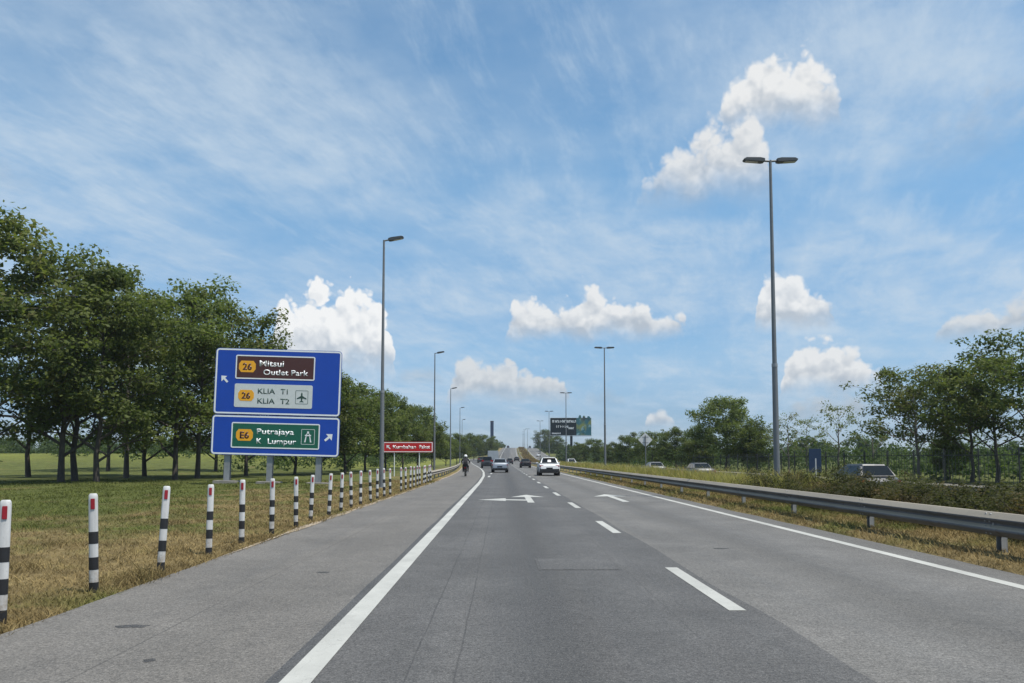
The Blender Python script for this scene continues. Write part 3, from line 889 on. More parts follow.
build_rails()

# ------------------------------------------------------------------ signs
def text_mesh(body, height, mat, bold=0.0, name="lettering", depth=0.004, width=None):
    cu = bpy.data.curves.new("lettering_curve", 'FONT')
    cu.body = body
    cu.size = 1.0
    cu.offset = bold
    cu.extrude = 0.0
    cu.resolution_u = 3
    o = bpy.data.objects.new("lettering_tmp", cu)
    COL.objects.link(o)
    dg = bpy.context.evaluated_depsgraph_get()
    dg.update()
    me = bpy.data.meshes.new_from_object(o.evaluated_get(dg))
    bpy.data.objects.remove(o); bpy.data.curves.remove(cu)
    co = np.empty(len(me.vertices) * 3, dtype=np.float32); me.vertices.foreach_get('co', co)
    co = co.reshape(-1, 3)
    s = height / 0.70                      # cap height of the built-in face
    sx = s if width is None else width / (co[:, 0].max() - co[:, 0].min())
    out = np.stack([(co[:, 0] - co[:, 0].min()) * sx, np.zeros(len(co)), co[:, 1] * s], 1)
    me.vertices.foreach_set('co', out.astype(np.float32).ravel()); me.update()
    bm = bmesh.new(); bm.from_mesh(me)
    r = bmesh.ops.extrude_face_region(bm, geom=bm.faces[:])
    for v in r['geom']:
        if isinstance(v, bmesh.types.BMVert): v.co.y += depth
    bmesh.ops.recalc_face_normals(bm, faces=bm.faces)
    bm.to_mesh(me); bm.free()
    me.materials.clear(); me.materials.append(mat)
    me.name = name
    return me

def rounded(x0, x1, z0, z1, r, n=5):
    pts = []
    for cx, cz, a0 in ((x1 - r, z1 - r, 0), (x0 + r, z1 - r, 90), (x0 + r, z0 + r, 180), (x1 - r, z0 + r, 270)):
        pts += [(cx + r * math.cos(R(a0 + 90 * k / n)), cz + r * math.sin(R(a0 + 90 * k / n))) for k in range(n + 1)]
    return pts

def ring_mesh(x0, x1, z0, z1, r, w, y, mat, name, depth=0.004):
    a = rounded(x0, x1, z0, z1, r); b = rounded(x0 + w, x1 - w, z0 + w, z1 - w, max(r - w, 0.01))
    n = len(a)
    vs = [(p[0], y, p[1]) for p in a] + [(p[0], y, p[1]) for p in b] + [(p[0], y + depth, p[1]) for p in a] + [(p[0], y + depth, p[1]) for p in b]
    fs = []
    for i in range(n):
        j = (i + 1) % n
        fs += [(i, j, n + j, n + i), (2 * n + i, 3 * n + i, 3 * n + j, 2 * n + j), (i, 2 * n + i, 2 * n + j, j), (n + i, n + j, 3 * n + j, 3 * n + i)]
    return MB().add(vs, fs).mesh(name, mat)

def build_direction_sign():
    S = 0.056                                # metres per measured unit
    t = empty("direction_sign", (-12.7, 42.0, gz(-12.6, 42.0)), 0, "large blue direction sign with brown, white and green inset boards, on three posts", "road sign")
    t.rotation_euler = (0, R(1.4), R(1.5))
    posts = [-2.62, -0.28, 2.42]
    for px_ in posts:
        m = MB()
        m.box(px_ - 0.16, px_ + 0.16, 0.09, 0.105, -0.2, 7.2)
        m.box(px_ - 0.16, px_ + 0.16, 0.335, 0.35, -0.2, 7.2)
        m.box(px_ - 0.012, px_ + 0.012, 0.1055, 0.3345, -0.2, 7.2)
        m.obj("post", M['steel'], t)
    for px_ in posts:
        MB().box(px_ - 0.6, px_ + 0.6, -0.35, 0.75, -0.3, 0.10).obj("footing", M['concrete'], t, bevel=0.02)
    for z in (2.0, 3.3, 4.4, 5.7, 7.0):
        MB().box(-3.3, 3.3, 0.046, 0.0885, z - 0.05, z + 0.05).obj("back_rail", M['steel'], t)
    def board(name, x0, top, w, h):
        """a board whose own units run right and down from its top-left corner"""
        X0, X1, Z1, Z0 = x0, x0 + w * S, top, top - h * S
        b = MB(); b.prism(rounded(X0, X1, Z0, Z1, 0.20), 'y', 0.0, 0.045)
        bo = b.obj(name, M['sign_blue'], t)
        link_mesh("white_border", ring_mesh(X0 + 0.025, X1 - 0.025, Z0 + 0.025, Z1 - 0.025, 0.18, 0.085, -0.004, M['sign_white'], "white_border", 0.0035), bo)
        return bo, (lambda u: X0 + u * S), (lambda v: Z1 - v * S)
    def inset(bo, fx, fz, u, v, w, h, mat, border):
        b = MB(); b.prism(rounded(fx(u), fx(u + w), fz(v + h), fz(v), 0.09), 'y', -0.010, -0.0005)
        b.obj("inset_board", mat, bo)
        if border:
            link_mesh("inset_border", ring_mesh(fx(u), fx(u + w), fz(v + h), fz(v), 0.09, 0.065, -0.014, M['sign_white'], "inset_border", 0.0035), bo)
    def badge(bo, fx, fz, u, v, w, h, txt, mat):
        x, z, a, b_ = fx(u), fz(v), w * S / 2, h * S / 2
        p = [(x - a * 0.72, z + b_), (x + a * 0.72, z + b_), (x + a, z + b_ * 0.45), (x + a, z - b_ * 0.45), (x + a * 0.72, z - b_), (x - a * 0.72, z - b_), (x - a, z - b_ * 0.45), (x - a, z + b_ * 0.45)]
        m = MB(); m.prism(p, 'y', -0.016, -0.0105)
        m.obj("route_badge", M['sign_orange'], bo)
        tw = w * S * 0.55
        link_mesh("route_number", text_mesh(txt, h * S * 0.56, mat, 0.03, "route_number", 0.004, tw), bo, (x - tw / 2, -0.021, z - h * S * 0.28))
    def words(bo, fx, fz, txt, u, v, capu, wu, mat):
        link_mesh("lettering", text_mesh(txt, capu * S, mat, 0.012, "lettering", 0.004, wu * S), bo, (fx(u), -0.016, fz(v) - capu * S / 2))
    def arrow(bo, fx, fz, u, v, size, ang):
        s = size * S / 2
        pts = [(-1.0, -0.22), (0.05, -0.22), (0.05, -0.85), (1.0, 0.0), (0.05, 0.85), (0.05, 0.22), (-1.0, 0.22)]
        c, q = math.cos(ang), math.sin(ang)
        m = MB(); m.prism([(fx(u) + s * (a * c - b * q), fz(v) + s * (a * q + b * c)) for a, b in pts], 'y', -0.006, -0.0005)
        m.obj("direction_arrow", M['sign_white'], bo)
    up, fx, fz = board("upper_board", -3.48, 7.50, 125, 66)
    inset(up, fx, fz, 20, 6.5, 78.5, 24, M['sign_brown'], True)
    badge(up, fx, fz, 31.5, 18, 16.5, 11.5, "26", M['sign_brown'])
    words(up, fx, fz, "Mitsui", 43.5, 14.4, 5.9, 24, M['sign_white'])
    words(up, fx, fz, "Outlet Park", 47.5, 23.2, 5.4, 44.5, M['sign_white'])
    inset(up, fx, fz, 20, 35.3, 77, 23.5, M['sign_grey'], False)
    badge(up, fx, fz, 31.5, 47, 15.5, 11, "26", M['sign_brown'])
    words(up, fx, fz, "KLIA", 43, 42.2, 5.2, 17, M['sign_dark']); words(up, fx, fz, "T1", 65.5, 42.2, 5.2, 7, M['sign_dark'])
    words(up, fx, fz, "KLIA", 43, 52.0, 5.2, 17, M['sign_dark']); words(up, fx, fz, "T2", 65.5, 52.0, 5.2, 9, M['sign_dark'])
    # aeroplane pictogram in a thin frame
    cx, cz, k = fx(86.5), fz(47.5), S
    plane = [(0, 5.0), (0.7, 3.8), (0.8, 1.4), (4.8, -1.0), (4.8, -2.0), (0.8, -0.9), (0.6, -3.4), (2.0, -4.4), (2.0, -5.0), (0, -4.5)]
    plane = plane + [(-a, b) for a, b in reversed(plane[1:-1])]
    m = MB(); m.prism([(cx + a * k, cz + b * k) for a, b in plane], 'y', -0.016, -0.0105); m.obj("aeroplane_symbol", M['sign_dark'], up)
    link_mesh("symbol_frame", ring_mesh(cx - 6.3 * k, cx + 6.3 * k, cz - 6.8 * k, cz + 6.8 * k, 0.05, 0.022, -0.014, M['sign_dark'], "symbol_frame", 0.0035), up)
    arrow(up, fx, fz, 9.5, 31, 9.0, R(135))
    lo, fx, fz = board("lower_board", -3.52, 3.755, 126, 39.5)
    inset(lo, fx, fz, 19.5, 7, 87, 25.5, M['sign_green'], True)
    badge(lo, fx, fz, 32.5, 19.6, 16.5, 11.5, "E6", M['sign_brown'])
    words(lo, fx, fz, "Putrajaya", 44.5, 15.6, 5.4, 36.5, M['sign_white'])
    words(lo, fx, fz, "K", 44.5, 25.2, 5.4, 5, M['sign_white']); words(lo, fx, fz, "Lumpur", 55.5, 25.2, 5.4, 28, M['sign_white'])
    cx, cz = fx(95), fz(20)
    for sg in (-1, 1):
        m = MB(); m.prism([(cx + sg * k * a, cz + k * b) for a, b in ((3.6, -5.4), (2.2, -5.4), (1.0, 3.2), (1.6, 3.2))], 'y', -0.016, -0.0105); m.obj("motorway_symbol", M['sign_white'], lo)
    m = MB(); m.box(cx - 3.0 * k, cx + 3.0 * k, -0.021, -0.0165, cz + 0.8 * k, cz + 2.0 * k); m.obj("motorway_symbol", M['sign_white'], lo)
    m = MB(); m.box(cx - 0.9 * k, cx + 0.9 * k, -0.016, -0.0105, cz + 3.2 * k, cz + 5.4 * k); m.obj("motorway_symbol", M['sign_white'], lo)
    link_mesh("symbol_frame", ring_mesh(cx - 6.6 * k, cx + 6.6 * k, cz - 7.6 * k, cz + 7.6 * k, 0.05, 0.02, -0.014, M['sign_white'], "symbol_frame", 0.0035), lo)
    arrow(lo, fx, fz, 115.5, 20, 10.0, R(42))
build_direction_sign()

def build_red_sign():
    x, y = -7.45, 60.0
    t = empty("red_sign", (x, y, gz(x, y)), R(-2), "long low red board with pale lettering beside the left street lamps", "road sign")
    for px_ in (-1.15, 0.85):
        MB().tube([(px_, 0.08, -0.2), (px_, 0.08, 2.3)], 0.045, 8).obj("post", M['sign_grey'], t, smooth=50)
    b = MB(); b.prism(rounded(-2.05, 1.95, 1.93, 2.78, 0.06), 'y', 0.0, 0.03)
    bo = b.obj("board", M['sign_red'], t)
    link_mesh("border", ring_mesh(-2.02, 1.92, 1.96, 2.75, 0.05, 0.06, -0.004, M['sign_white'], "border", 0.0035), bo)
    link_mesh("lettering", text_mesh("Kumbahan", 0.27, M['sign_white'], 0.02, "lettering", 0.004, 1.85), bo, (-1.26, -0.005, 2.24))
    link_mesh("lettering", text_mesh("Paket", 0.27, M['sign_white'], 0.02, "lettering", 0.004, 0.85), bo, (0.85, -0.005, 2.24))
    pts = [(-1.0, -0.2), (0.1, -0.2), (0.1, -0.8), (1.0, 0.0), (0.1, 0.8), (0.1, 0.2), (-1.0, 0.2)]
    c, q = math.cos(R(135)), math.sin(R(135))
    m = MB(); m.prism([(-1.62 + 0.22 * (a * c - d * q), 2.36 + 0.22 * (a * q + d * c)) for a, d in pts], 'y', -0.005, -0.0005); m.obj("arrow", M['sign_white'], bo)
build_red_sign()

def build_small_signs():
    x, y = 10.35, 54.0
    t = empty("diamond_sign", (x, y, gz(x, y)), 0, "diamond-shaped road sign seen from its bare grey back, in the median", "road sign")
    MB().tube([(0, 0, -0.2), (0, 0, 3.0)], 0.038, 8).obj("post", M['pole'], t, smooth=50)
    m = MB(); m.prism([(0, -0.52), (0.52, 0), (0, 0.52), (-0.52, 0)], 'y', 0.05, 0.056)
    m2 = m.obj("plate", M['sign_back'], t, loc=(0, 0, 2.68))
    for z in (-0.2, 0.2):
        MB().box(-0.22, 0.22, 0.041, 0.0495, z - 0.02, z + 0.02).obj("bracket", M['steel'], m2)
    x, y = 22.0, 52.5
    t = empty("blue_panel_sign", (x, y, gz(x, y)), R(8), "dark blue upright panel sign before the dark fence on the right", "road sign")
    for px_ in (-0.3, 0.3):
        MB().box(px_ - 0.03, px_ + 0.03, 0.03, 0.09, -0.2, 2.3).obj("post", M['fence'], t)
    b = MB().box(-0.46, 0.46, 0.0, 0.028, 0.75, 2.42).obj("panel", M['navy'], t, bevel=0.008)
    x, y = 21.4, 51.0
    t2 = empty("marker_pole", (x, y, gz(x, y)), 0, "thin white marker pole standing before the dark blue panel sign", "pole")
    MB().tube([(0, 0, -0.2), (0, 0, 1.7)], 0.04, 8).obj("shaft", M['white'], t2, smooth=50)
    MB().tube([(0, 0, 1.7), (0, 0, 1.74)], [0.045, 0.03], 8).obj("cap", M['sign_back'], t2)
build_small_signs()

def build_billboard():
    m, n, out = new_mat("billboard_print_photo")
    pos = n.node('ShaderNodeTexCoord').outputs['Object']
    b = n.noise(n.mapping(pos, loc=(4, 0, 2)), 0.32, 3.0, 0.5, 0.6)
    c = n.mix(n.sstep(b, 0.42, 0.6), (0.015, 0.12, 0.15), (0.20, 0.23, 0.06))
    c = n.mix(n.sstep(n.noise(pos, 0.5, 3.0, 0.5), 0.55, 0.65), c, (0.22, 0.36, 0.40))
    c = n.mix(n.sstep(n.noise(n.mapping(pos, loc=(9, 0, 4)), 0.4, 3.0, 0.5), 0.56, 0.66), c, (0.03, 0.05, 0.05))
    p = n.node('ShaderNodeBsdfPrincipled'); n.put(p.inputs['Base Color'], c); p.inputs['Roughness'].default_value = 0.5
    n.t.links.new(p.outputs[0], out.inputs[0])
    photo = m
    dark = paint("billboard_print_dark", (0.010, 0.018, 0.022), 0.8, wear=0.2, scale=0.4, spec=0.1)
    x, y = 26.8, 292.0
    t = empty("billboard", (x, y, gz(x, y) - 1.7), R(-6), "dark roadside billboard with pale text and a colourful picture on a single column", "billboard")
    MB().tube([(0.2, 1.2, -0.5), (0.2, 1.2, 12.2)], 0.5, 16).obj("column", M['fence'], t, smooth=50)
    bk = MB()
    for z in (11.4, 14.2, 17.0):
        bk.box(-7.8, 7.8, 0.41, 1.5, z - 0.15, z + 0.15)
    bk.obj("frame", M['fence'], t)
    MB().box(-8.2, 8.2, -0.9, 0.0, 10.55, 10.68).obj("catwalk", M['steel'], t)
    MB().box(-8.05, 8.05, 0.0, 0.40, 10.8, 17.8).obj("panel_back", M['sign_grey'], t)
    pr = MB().box(-7.95, 2.2, -0.02, -0.002, 10.9, 17.7).obj("dark_print", dark, t)
    MB().box(2.202, 7.95, -0.02, -0.002, 10.9, 17.7).obj("picture_print", photo, t)
    # rows of heavy pale lettering, too far away to read: broken strokes of the same weight
    rng = random.Random(3)
    for z, h, x0, x1 in ((15.9, 0.95, -7.2, 1.9), (13.9, 0.85, -5.6, -1.2), (13.3, 0.8, -0.8, 1.6), (11.4, 0.55, -7.3, -4.0)):
        s = MB(); cx = x0
        while cx < x1:
            w = rng.uniform(0.34, 0.62)
            s.box(cx, cx + w * 0.30, -0.03, -0.0205, z, z + h)
            zz = z + h * rng.choice((0.0, 0.42, 0.8))
            s.box(cx + w * 0.30, cx + w * 0.82, -0.03, -0.0205, zz, zz + h * 0.2)
            if rng.random() < 0.6: s.box(cx + w * 0.60, cx + w * 0.82, -0.0298, -0.0207, z, z + h * 0.9)
            cx += w + (0.35 if rng.random() < 0.18 else 0.0)
        s.obj("pale_strokes", M['sign_white'], pr)
    for i, px_ in enumerate((3.0, 4.6, 6.4)):
        c = MB(); c.prism([(px_, 17.5), (px_ + 1.2, 17.5), (px_ + 1.0, 18.6 - 0.2 * i), (px_ + 0.5, 18.9 - 0.25 * i), (px_ + 0.1, 18.3)], 'y', -0.03, 0.0 - 0.0205 + 0.0)
        c.obj("cut_out", photo, t)
build_billboard()

def build_far_towers():
    x, y = -5.6, 420.0
    t = empty("pylon_sign", (x, y, gz(x, y) - 0.2), 0, "tall dark pylon standing left of the far climbing road", "tower")
    MB().box(-0.45, 0.45, -0.4, 0.4, 0, 7.0).obj("shaft", M['navy'], t)
    MB().box(-0.92, 0.92, -0.6, 0.6, 7.0, 16.8).obj("sign_box", M['navy'], t, bevel=0.05)
    MB().box(-0.97, 0.97, -0.65, 0.65, 16.8, 17.2).obj("cap", M['lamp'], t)
    x, y = -1.0, 470.0
    x = float(pave_left(y)) - 2.5
    t = empty("short_pylon", (x, y, gz(x, y) - 0.2), 0, "short dark pylon right beside the far climbing road", "tower")
    MB().box(-0.4, 0.4, -0.3, 0.3, 0, 2.2).obj("shaft", M['pole'], t)
    MB().box(-0.6, 0.6, -0.4, 0.4, 2.2, 6.0).obj("sign_box", M['navy'], t, bevel=0.04)
build_far_towers()

def build_fence():
    x0 = 24.2
    t = empty("picket_fence", (x0, 26.0, gz(x0, 26.0)), 0, "dark steel picket fence beyond the opposite carriageway", "fence")
    for k in range(26):
        y = 26.0 + 3.0 * k
        m = MB()
        for j in range(10):
            yy = j * 0.3
            m.box(-0.008, 0.008, yy - 0.008, yy + 0.008, 0.08, 2.15)
        m.box(0.0162, 0.04, 0.0, 3.0, 0.35, 0.40); m.box(0.0162, 0.04, 0.0, 3.0, 1.85, 1.90)
        m.box(-0.03, 0.03, -0.18, -0.12, -0.2, 2.22)
        o = m.obj("fence_bay", M['fence'], t, loc=(float(road_x(y)), y - 26.0, gz(x0, y) - gz(x0, 26.0)))
        o["kind"] = "stuff"
build_fence()

# ------------------------------------------------------------------ vegetation
def leaf_cards(rng, cen, nrm, size, aspect=0.55, fold=0.22):
    """folded four-point leaves at cen, facing nrm"""
    n = len(cen)
    nrm = nrm / np.maximum(np.linalg.norm(nrm, axis=1, keepdims=True), 1e-6)
    r = rng.normal(size=(n, 3))
    u = np.cross(nrm, r); u /= np.maximum(np.linalg.norm(u, axis=1, keepdims=True), 1e-6)
    w = np.cross(nrm, u)
    s = size[:, None]
    base = cen - u * s * 0.5
    tip = cen + u * s * 0.5 - nrm * s * fold * 0.6
    l = cen + w * s * aspect * 0.5 - nrm * s * fold * 0.5
    q = cen - w * s * aspect * 0.5 - nrm * s * fold * 0.5
    V = np.stack([base, l, tip, q], 1).reshape(-1, 3)
    i = np.arange(n) * 4
    F = np.concatenate([np.stack([i, i + 1, i + 2], 1), np.stack([i, i + 2, i + 3], 1)])
    return V, F

def clump_leaves(rng, clumps, per_m2, size, flat=0.62):
    cens, nrms, tints = [], [], []
    for (c, r) in clumps:
        k = max(12, int(per_m2 * r * r * rng.uniform(0.75, 1.2)))
        d = rng.normal(size=(k, 3)); d /= np.linalg.norm(d, axis=1, keepdims=True)
        rad = r * (0.35 + 0.65 * rng.random(k) ** 0.55)
        lump = 1.0 + 0.22 * np.sin(d[:, 0] * 5 + c[0]) * np.sin(d[:, 1] * 4 + c[1] * 2)
        off = d * (rad * lump)[:, None]
        off[:, 2] *= flat
        cens.append(np.asarray(c) + off)
        nrms.append(d * 0.55 + np.array([0, 0, 0.75]) + rng.normal(size=(k, 3)) * 0.55)
        tints.append(np.clip(rng.normal(0.5 + rng.normal(0, 0.20), 0.20, k), 0, 1))
    cen = np.concatenate(cens); nrm = np.concatenate(nrms); t = np.concatenate(tints)
    sz = size * rng.uniform(0.65, 1.35, len(cen))
    V, F = leaf_cards(rng, cen, nrm, sz)
    return V, F, np.concatenate([t, t])

def grow_tree(name, seed, H, cb, Rr, limbs, subs, per_m2, leaf, leafmat, barkmat, clump=1.0, trunk_r=None, lean=0.25, top=0.84, flat=0.62, shape=1.0, up=0.0, fill=0):
    """trunk with limbs, sub-branches and leaf clumps; returns trunk and crown meshes"""
    rng = np.random.default_rng(seed)
    r0 = trunk_r or (0.05 + H * 0.0090)
    wood = MB()
    npts = 8
    dx_, dy_ = rng.normal(0, lean, 2)
    tp = []
    for k in range(npts):
        t = k / (npts - 1)
        tp.append(Vector((dx_ * t + rng.normal(0, 0.06 * H / 12) * (k > 0), dy_ * t + rng.normal(0, 0.06 * H / 12) * (k > 0), H * top * t)))
    tr = [r0 * (1.18 if k == 0 else 1.0) * (1 - 0.82 * (k / (npts - 1))) for k in range(npts)]
    wood.tube([tp[0] - Vector((0, 0, 0.3))] + tp, [tr[0] * 1.15] + tr, 9)
    def on_trunk(z):
        f = min(max(z / (H * top), 0), 1) * (npts - 1)
        i = min(int(f), npts - 2)
        return tp[i].lerp(tp[i + 1], f - i), tr[i] + (tr[i + 1] - tr[i]) * (f - i)
    clumps = []
    zc, hz = (cb + H) / 2, (H - cb) / 2
    ang = rng.uniform(0, 6.28)
    for i in range(limbs):
        f = (i + 0.5) / limbs
        z0 = cb * 0.72 + (H * top - cb * 0.72) * f ** 0.9
        ang += 2.4 + rng.normal(0, 0.35)
        p0, rt = on_trunk(z0)
        zt = cb + (H - cb) * (0.12 + 0.80 * f) + rng.normal(0, 0.25)
        env = Rr * max(0.22, 1 - abs((zt - zc + 0.10 * hz) / (hz * 1.06)) ** 2.2) ** (0.5 * shape)
        L = env * rng.uniform(0.62, 1.05)
        p1 = Vector((p0.x + math.cos(ang) * L, p0.y + math.sin(ang) * L, max(zt, z0 + 0.2 + up * L)))
        path = []
        for k in range(5):
            t = k / 4
            p = p0.lerp(p1, t)
            p.z += 0.18 * L * math.sin(math.pi * t) * (0.6 if f < 0.5 else 0.2)
            if 0 < k: p += Vector(rng.normal(0, 0.05 * L, 3))
            path.append(p)
        rb = min(rt * 0.62, 0.03 + 0.030 * L)
        wood.tube(path, [rb, rb * 0.8, rb * 0.58, rb * 0.4, 0.016], 6, caps=False)
        clumps.append((path[-1], clump * rng.uniform(0.75, 1.15)))
        for j in range(subs):
            t = 0.30 + 0.65 * (j + rng.random()) / subs
            k = min(int(t * 4), 3)
            q0 = path[k].lerp(path[k + 1], t * 4 - k)
            a2 = ang + rng.choice((-1, 1)) * rng.uniform(0.5, 1.3)
            l2 = L * rng.uniform(0.28, 0.50)
            q2 = q0 + Vector((math.cos(a2) * l2, math.sin(a2) * l2, rng.uniform(-0.10, 0.75) * l2 + 0.2))
            q1 = q0.lerp(q2, 0.5) + Vector(rng.normal(0, 0.06 * l2, 3)) + Vector((0, 0, 0.08 * l2))
            wood.tube([q0, q1, q2], [rb * 0.42, rb * 0.26, 0.012], 5, caps=False)
            clumps.append((q2, clump * rng.uniform(0.5, 1.2)))
            if rng.random() < 0.6: clumps.append((q1, clump * rng.uniform(0.45, 0.75)))
    for _ in range(5):
        clumps.append((tp[-1] + Vector((rng.normal(0, 0.25 * Rr * 0.5), rng.normal(0, 0.25 * Rr * 0.5), rng.uniform(0.0, H * (1 - top) * 0.85))), clump * rng.uniform(0.7, 1.05)))
    for _ in range(fill):                          # inner twigs filling a dense crown
        d = rng.normal(size=3); d /= np.linalg.norm(d)
        s = rng.random() ** 0.5 * 0.9
        p = Vector((d[0] * Rr * s, d[1] * Rr * s, zc + d[2] * hz * s))
        if p.z > cb * 0.9: clumps.append((p, clump * rng.uniform(0.55, 1.0)))
    V, F, t = clump_leaves(rng, clumps, per_m2, leaf, flat)
    crown = np_mesh("crown", V, F, leafmat, attr=t)
    return wood.mesh("trunk", barkmat, smooth=60), crown

def plant_tree(meshes, x, y, s, rz, label, group, name="tree", sz=None, cat="tree"):
    t = empty(name, (x, y, gz(x, y) - 0.05), rz, label, cat, group)
    t.scale = (s, s, sz or s)
    link_mesh("trunk", meshes[0], t)
    link_mesh("crown", meshes[1], t)
    return t

def build_trees():
    rng = random.Random(5)
    grove = [grow_tree("grove", 21, 15, 1.6, 5.4, 19, 5, 74, 0.28, M['leaf_dark'], M['bark'], 1.12, fill=5),
             grow_tree("grove", 22, 15, 2.4, 5.0, 17, 5, 74, 0.28, M['leaf_mid'], M['bark'], 1.08, fill=4),
             grow_tree("grove", 23, 15, 1.2, 4.6, 18, 5, 74, 0.28, M['leaf_dark'], M['bark'], 1.12, fill=4),
             grow_tree("grove", 24, 15, 2.0, 5.7, 19, 5, 70, 0.30, M['leaf_light'], M['bark_pale'], 1.15, fill=5)]
    # (measured bearing unit, distance, height, variant, label)
    G = "trees of the dark grove on the left"
    spots = [(-26, 41, 15.7, 3, "tall dark tree cut off by the left edge of the picture"),
             (66, 44, 14.2, 0, "dark grove tree with the left of the two close-set trunks"),
             (80, 45.5, 14.3, 1, "dark grove tree with the right of the two close-set trunks"),
             (101, 44.5, 13.0, 2, "slim grove tree with a pale trunk, just right of two close-set trunks"),
             (130, 57, 15.0, 3, "tall grove tree with a leaning dark trunk, left of the middle of the grove"),
             (148, 61, 13.5, 2, "thin-trunked grove tree right of the leaning dark trunk"),
             (178, 51, 14.0, 0, "grove tree with a thick dark trunk, second left of the blue sign"),
             (200, 53.5, 13.8, 1, "dark grove tree just left of the blue direction sign"),
             (228, 56, 13.6, 3, "round-headed grove tree rising behind the left end of the blue sign"),
             (248, 61, 11.8, 0, "grove tree behind the middle of the blue sign"),
             (34, 58, 14.6, 1, "tall grove tree behind the second striped post, towards the left edge"),
             (112, 74, 14.0, 0, "grove tree in the back row seen between the pale trunk and the leaning trunk"),
             (218, 76, 13.0, 2, "back-row grove tree with its trunk beside the blue sign's left edge"),
             (296, 67, 10.5, 2, "lower grove tree hidden mostly behind the blue sign's right half")]
    for px_, y, h, v, lb in spots:
        x = (px_ - 502) / 750 * y
        plant_tree(grove[v], x, y, h / 15.0, rng.uniform(0, 6.28), lb, G, "grove_tree")
    bushy = [grow_tree("bushy", 31, 10, 1.2, 4.2, 20, 4, 110, 0.27, M['leaf_mid'], M['bark'], 1.05, fill=44, top=0.8),
             grow_tree("bushy", 32, 10, 1.0, 3.8, 19, 4, 110, 0.27, M['leaf_mid'], M['bark'], 1.0, fill=44, top=0.8),
             grow_tree("bushy", 33, 10, 1.6, 4.6, 21, 4, 105, 0.27, M['leaf_dark'], M['bark'], 1.1, fill=46, top=0.8)]
    G = "bushy trees in the row behind the left lamps"
    row = [(322, 66, 9.6, 0, "bushy tree showing past the right edge of the blue sign"),
           (346, 73, 9.4, 1, "bushy tree between the blue sign and the nearest left lamp"),
           (366, 82, 9.2, 2, "bushy tree just left of the nearest left lamp post"),
           (386, 92, 9.2, 0, "bushy tree directly behind the left end of the red sign"),
           (403, 104, 8.8, 1, "bushy tree above the middle of the red sign"),
           (418, 114, 9.6, 2, "rounded dark tree, tallest above the right end of the red sign"),
           (432, 128, 7.6, 0, "bushy tree just right of the second left lamp post"),
           (446, 150, 6.6, 1, "small bushy tree by the third left lamp post"),
           (457, 186, 7.8, 2, "small far tree between the last left lamp posts"),
           (466, 232, 8.8, 0, "far tree just above the motorcyclist"),
           (474, 262, 9.2, 1, "far tree right of the motorcyclist, by the exit bend"),
           (483, 300, 9.4, 2, "far tree left of the lorry at the exit"),
           (491, 345, 8.2, 0, "far tree around the foot of the tall dark pylon")]
    for px_, y, h, v, lb in row:
        x = (px_ - 502) / 750 * y
        plant_tree(bushy[v], x, y, h / 10.0, rng.uniform(0, 6.28), lb, G, "bushy_tree")
    G = "bushy trees beyond the opposite carriageway"
    row = [(727, 86, 8.9, 2, "largest rounded tree beyond the median, left of the tall right lamp"),
           (699, 97, 6.0, 0, "low bushy tree touching the large rounded tree on its left"),
           (676, 106, 6.4, 1, "bushy tree right of the diamond sign"),
           (652, 116, 6.0, 2, "bushy tree behind the diamond sign"),
           (629, 128, 6.0, 0, "bushy tree left of the diamond sign"),
           (613, 146, 5.2, 1, "low bushy tree by the second median lamp"),
           (594, 172, 6.4, 2, "small bushy tree below the right end of the billboard"),
           (580, 205, 6.0, 0, "small bushy tree just right of the billboard column"),
           (556.5, 330, 9.6, 1, "rounded far tree under the left end of the billboard"),
           (952, 53, 3.4, 1, "small bush-like tree under the spreading trees at right"),
           (757, 84, 5.8, 1, "low bushy tree just left of the tall right lamp"),
           (545, 420, 12.5, 2, "small far tree beside the upper end of the opposite road")]
    for px_, y, h, v, lb in row:
        x = (px_ - 502) / 750 * y
        plant_tree(bushy[v], x, y, h / 10.0, rng.uniform(0, 6.28), lb, G, "bushy_tree")
    spread = [grow_tree("spread", 41, 8.5, 2.7, 3.9, 15, 5, 92, 0.21, M['leaf_light'], M['bark_pale'], 0.88, top=0.76, flat=0.55, up=0.22, fill=5),
              grow_tree("spread", 42, 8.5, 2.4, 3.6, 14, 5, 92, 0.21, M['leaf_mid'], M['bark'], 0.88, top=0.76, flat=0.55, up=0.22, fill=5),
              grow_tree("spread", 43, 8.5, 2.3, 4.0, 15, 5, 92, 0.21, M['leaf_light'], M['bark'], 0.9, top=0.76, flat=0.55, up=0.2, fill=6)]
    G = "spreading trees behind the fence at right"
    row = [(922, 50, 8.0, 0, "spreading open-crowned tree behind the grey car at right, leftmost of its group"),
           (948, 53, 8.0, 2, "spreading tree with forked pale limbs, second of the right-hand group"),
           (974, 47.5, 8.0, 1, "dark spreading tree, middle of the right-hand group"),
           (1000, 46, 8.4, 2, "spreading tree near the right edge of the picture, behind the fence"),
           (1038, 43, 9.6, 1, "tallest right-hand tree, cut off by the right edge")]
    for px_, y, h, v, lb in row:
        x = (px_ - 502) / 750 * y
        plant_tree(spread[v], x, y, h / 8.5, rng.uniform(0, 6.28), lb, G, "spreading_tree")
    sparse = [grow_tree("sparse", 51, 7, 2.8, 2.5, 10, 3, 42, 0.20, M['leaf_light'], M['bark_pale'], 0.62, top=0.8, flat=0.6, up=0.35),
              grow_tree("sparse", 52, 7, 2.4, 2.1, 10, 3, 36, 0.20, M['leaf_light'], M['bark_pale'], 0.60, top=0.8, flat=0.6, up=0.4)]
    bare = grow_tree("bare", 53, 6, 2.6, 2.1, 7, 3, 10, 0.18, M['leaf_light'], M['bark_pale'], 0.42, top=0.72, up=0.6)
    G = "thin young trees between the tall right lamp and the grey car"
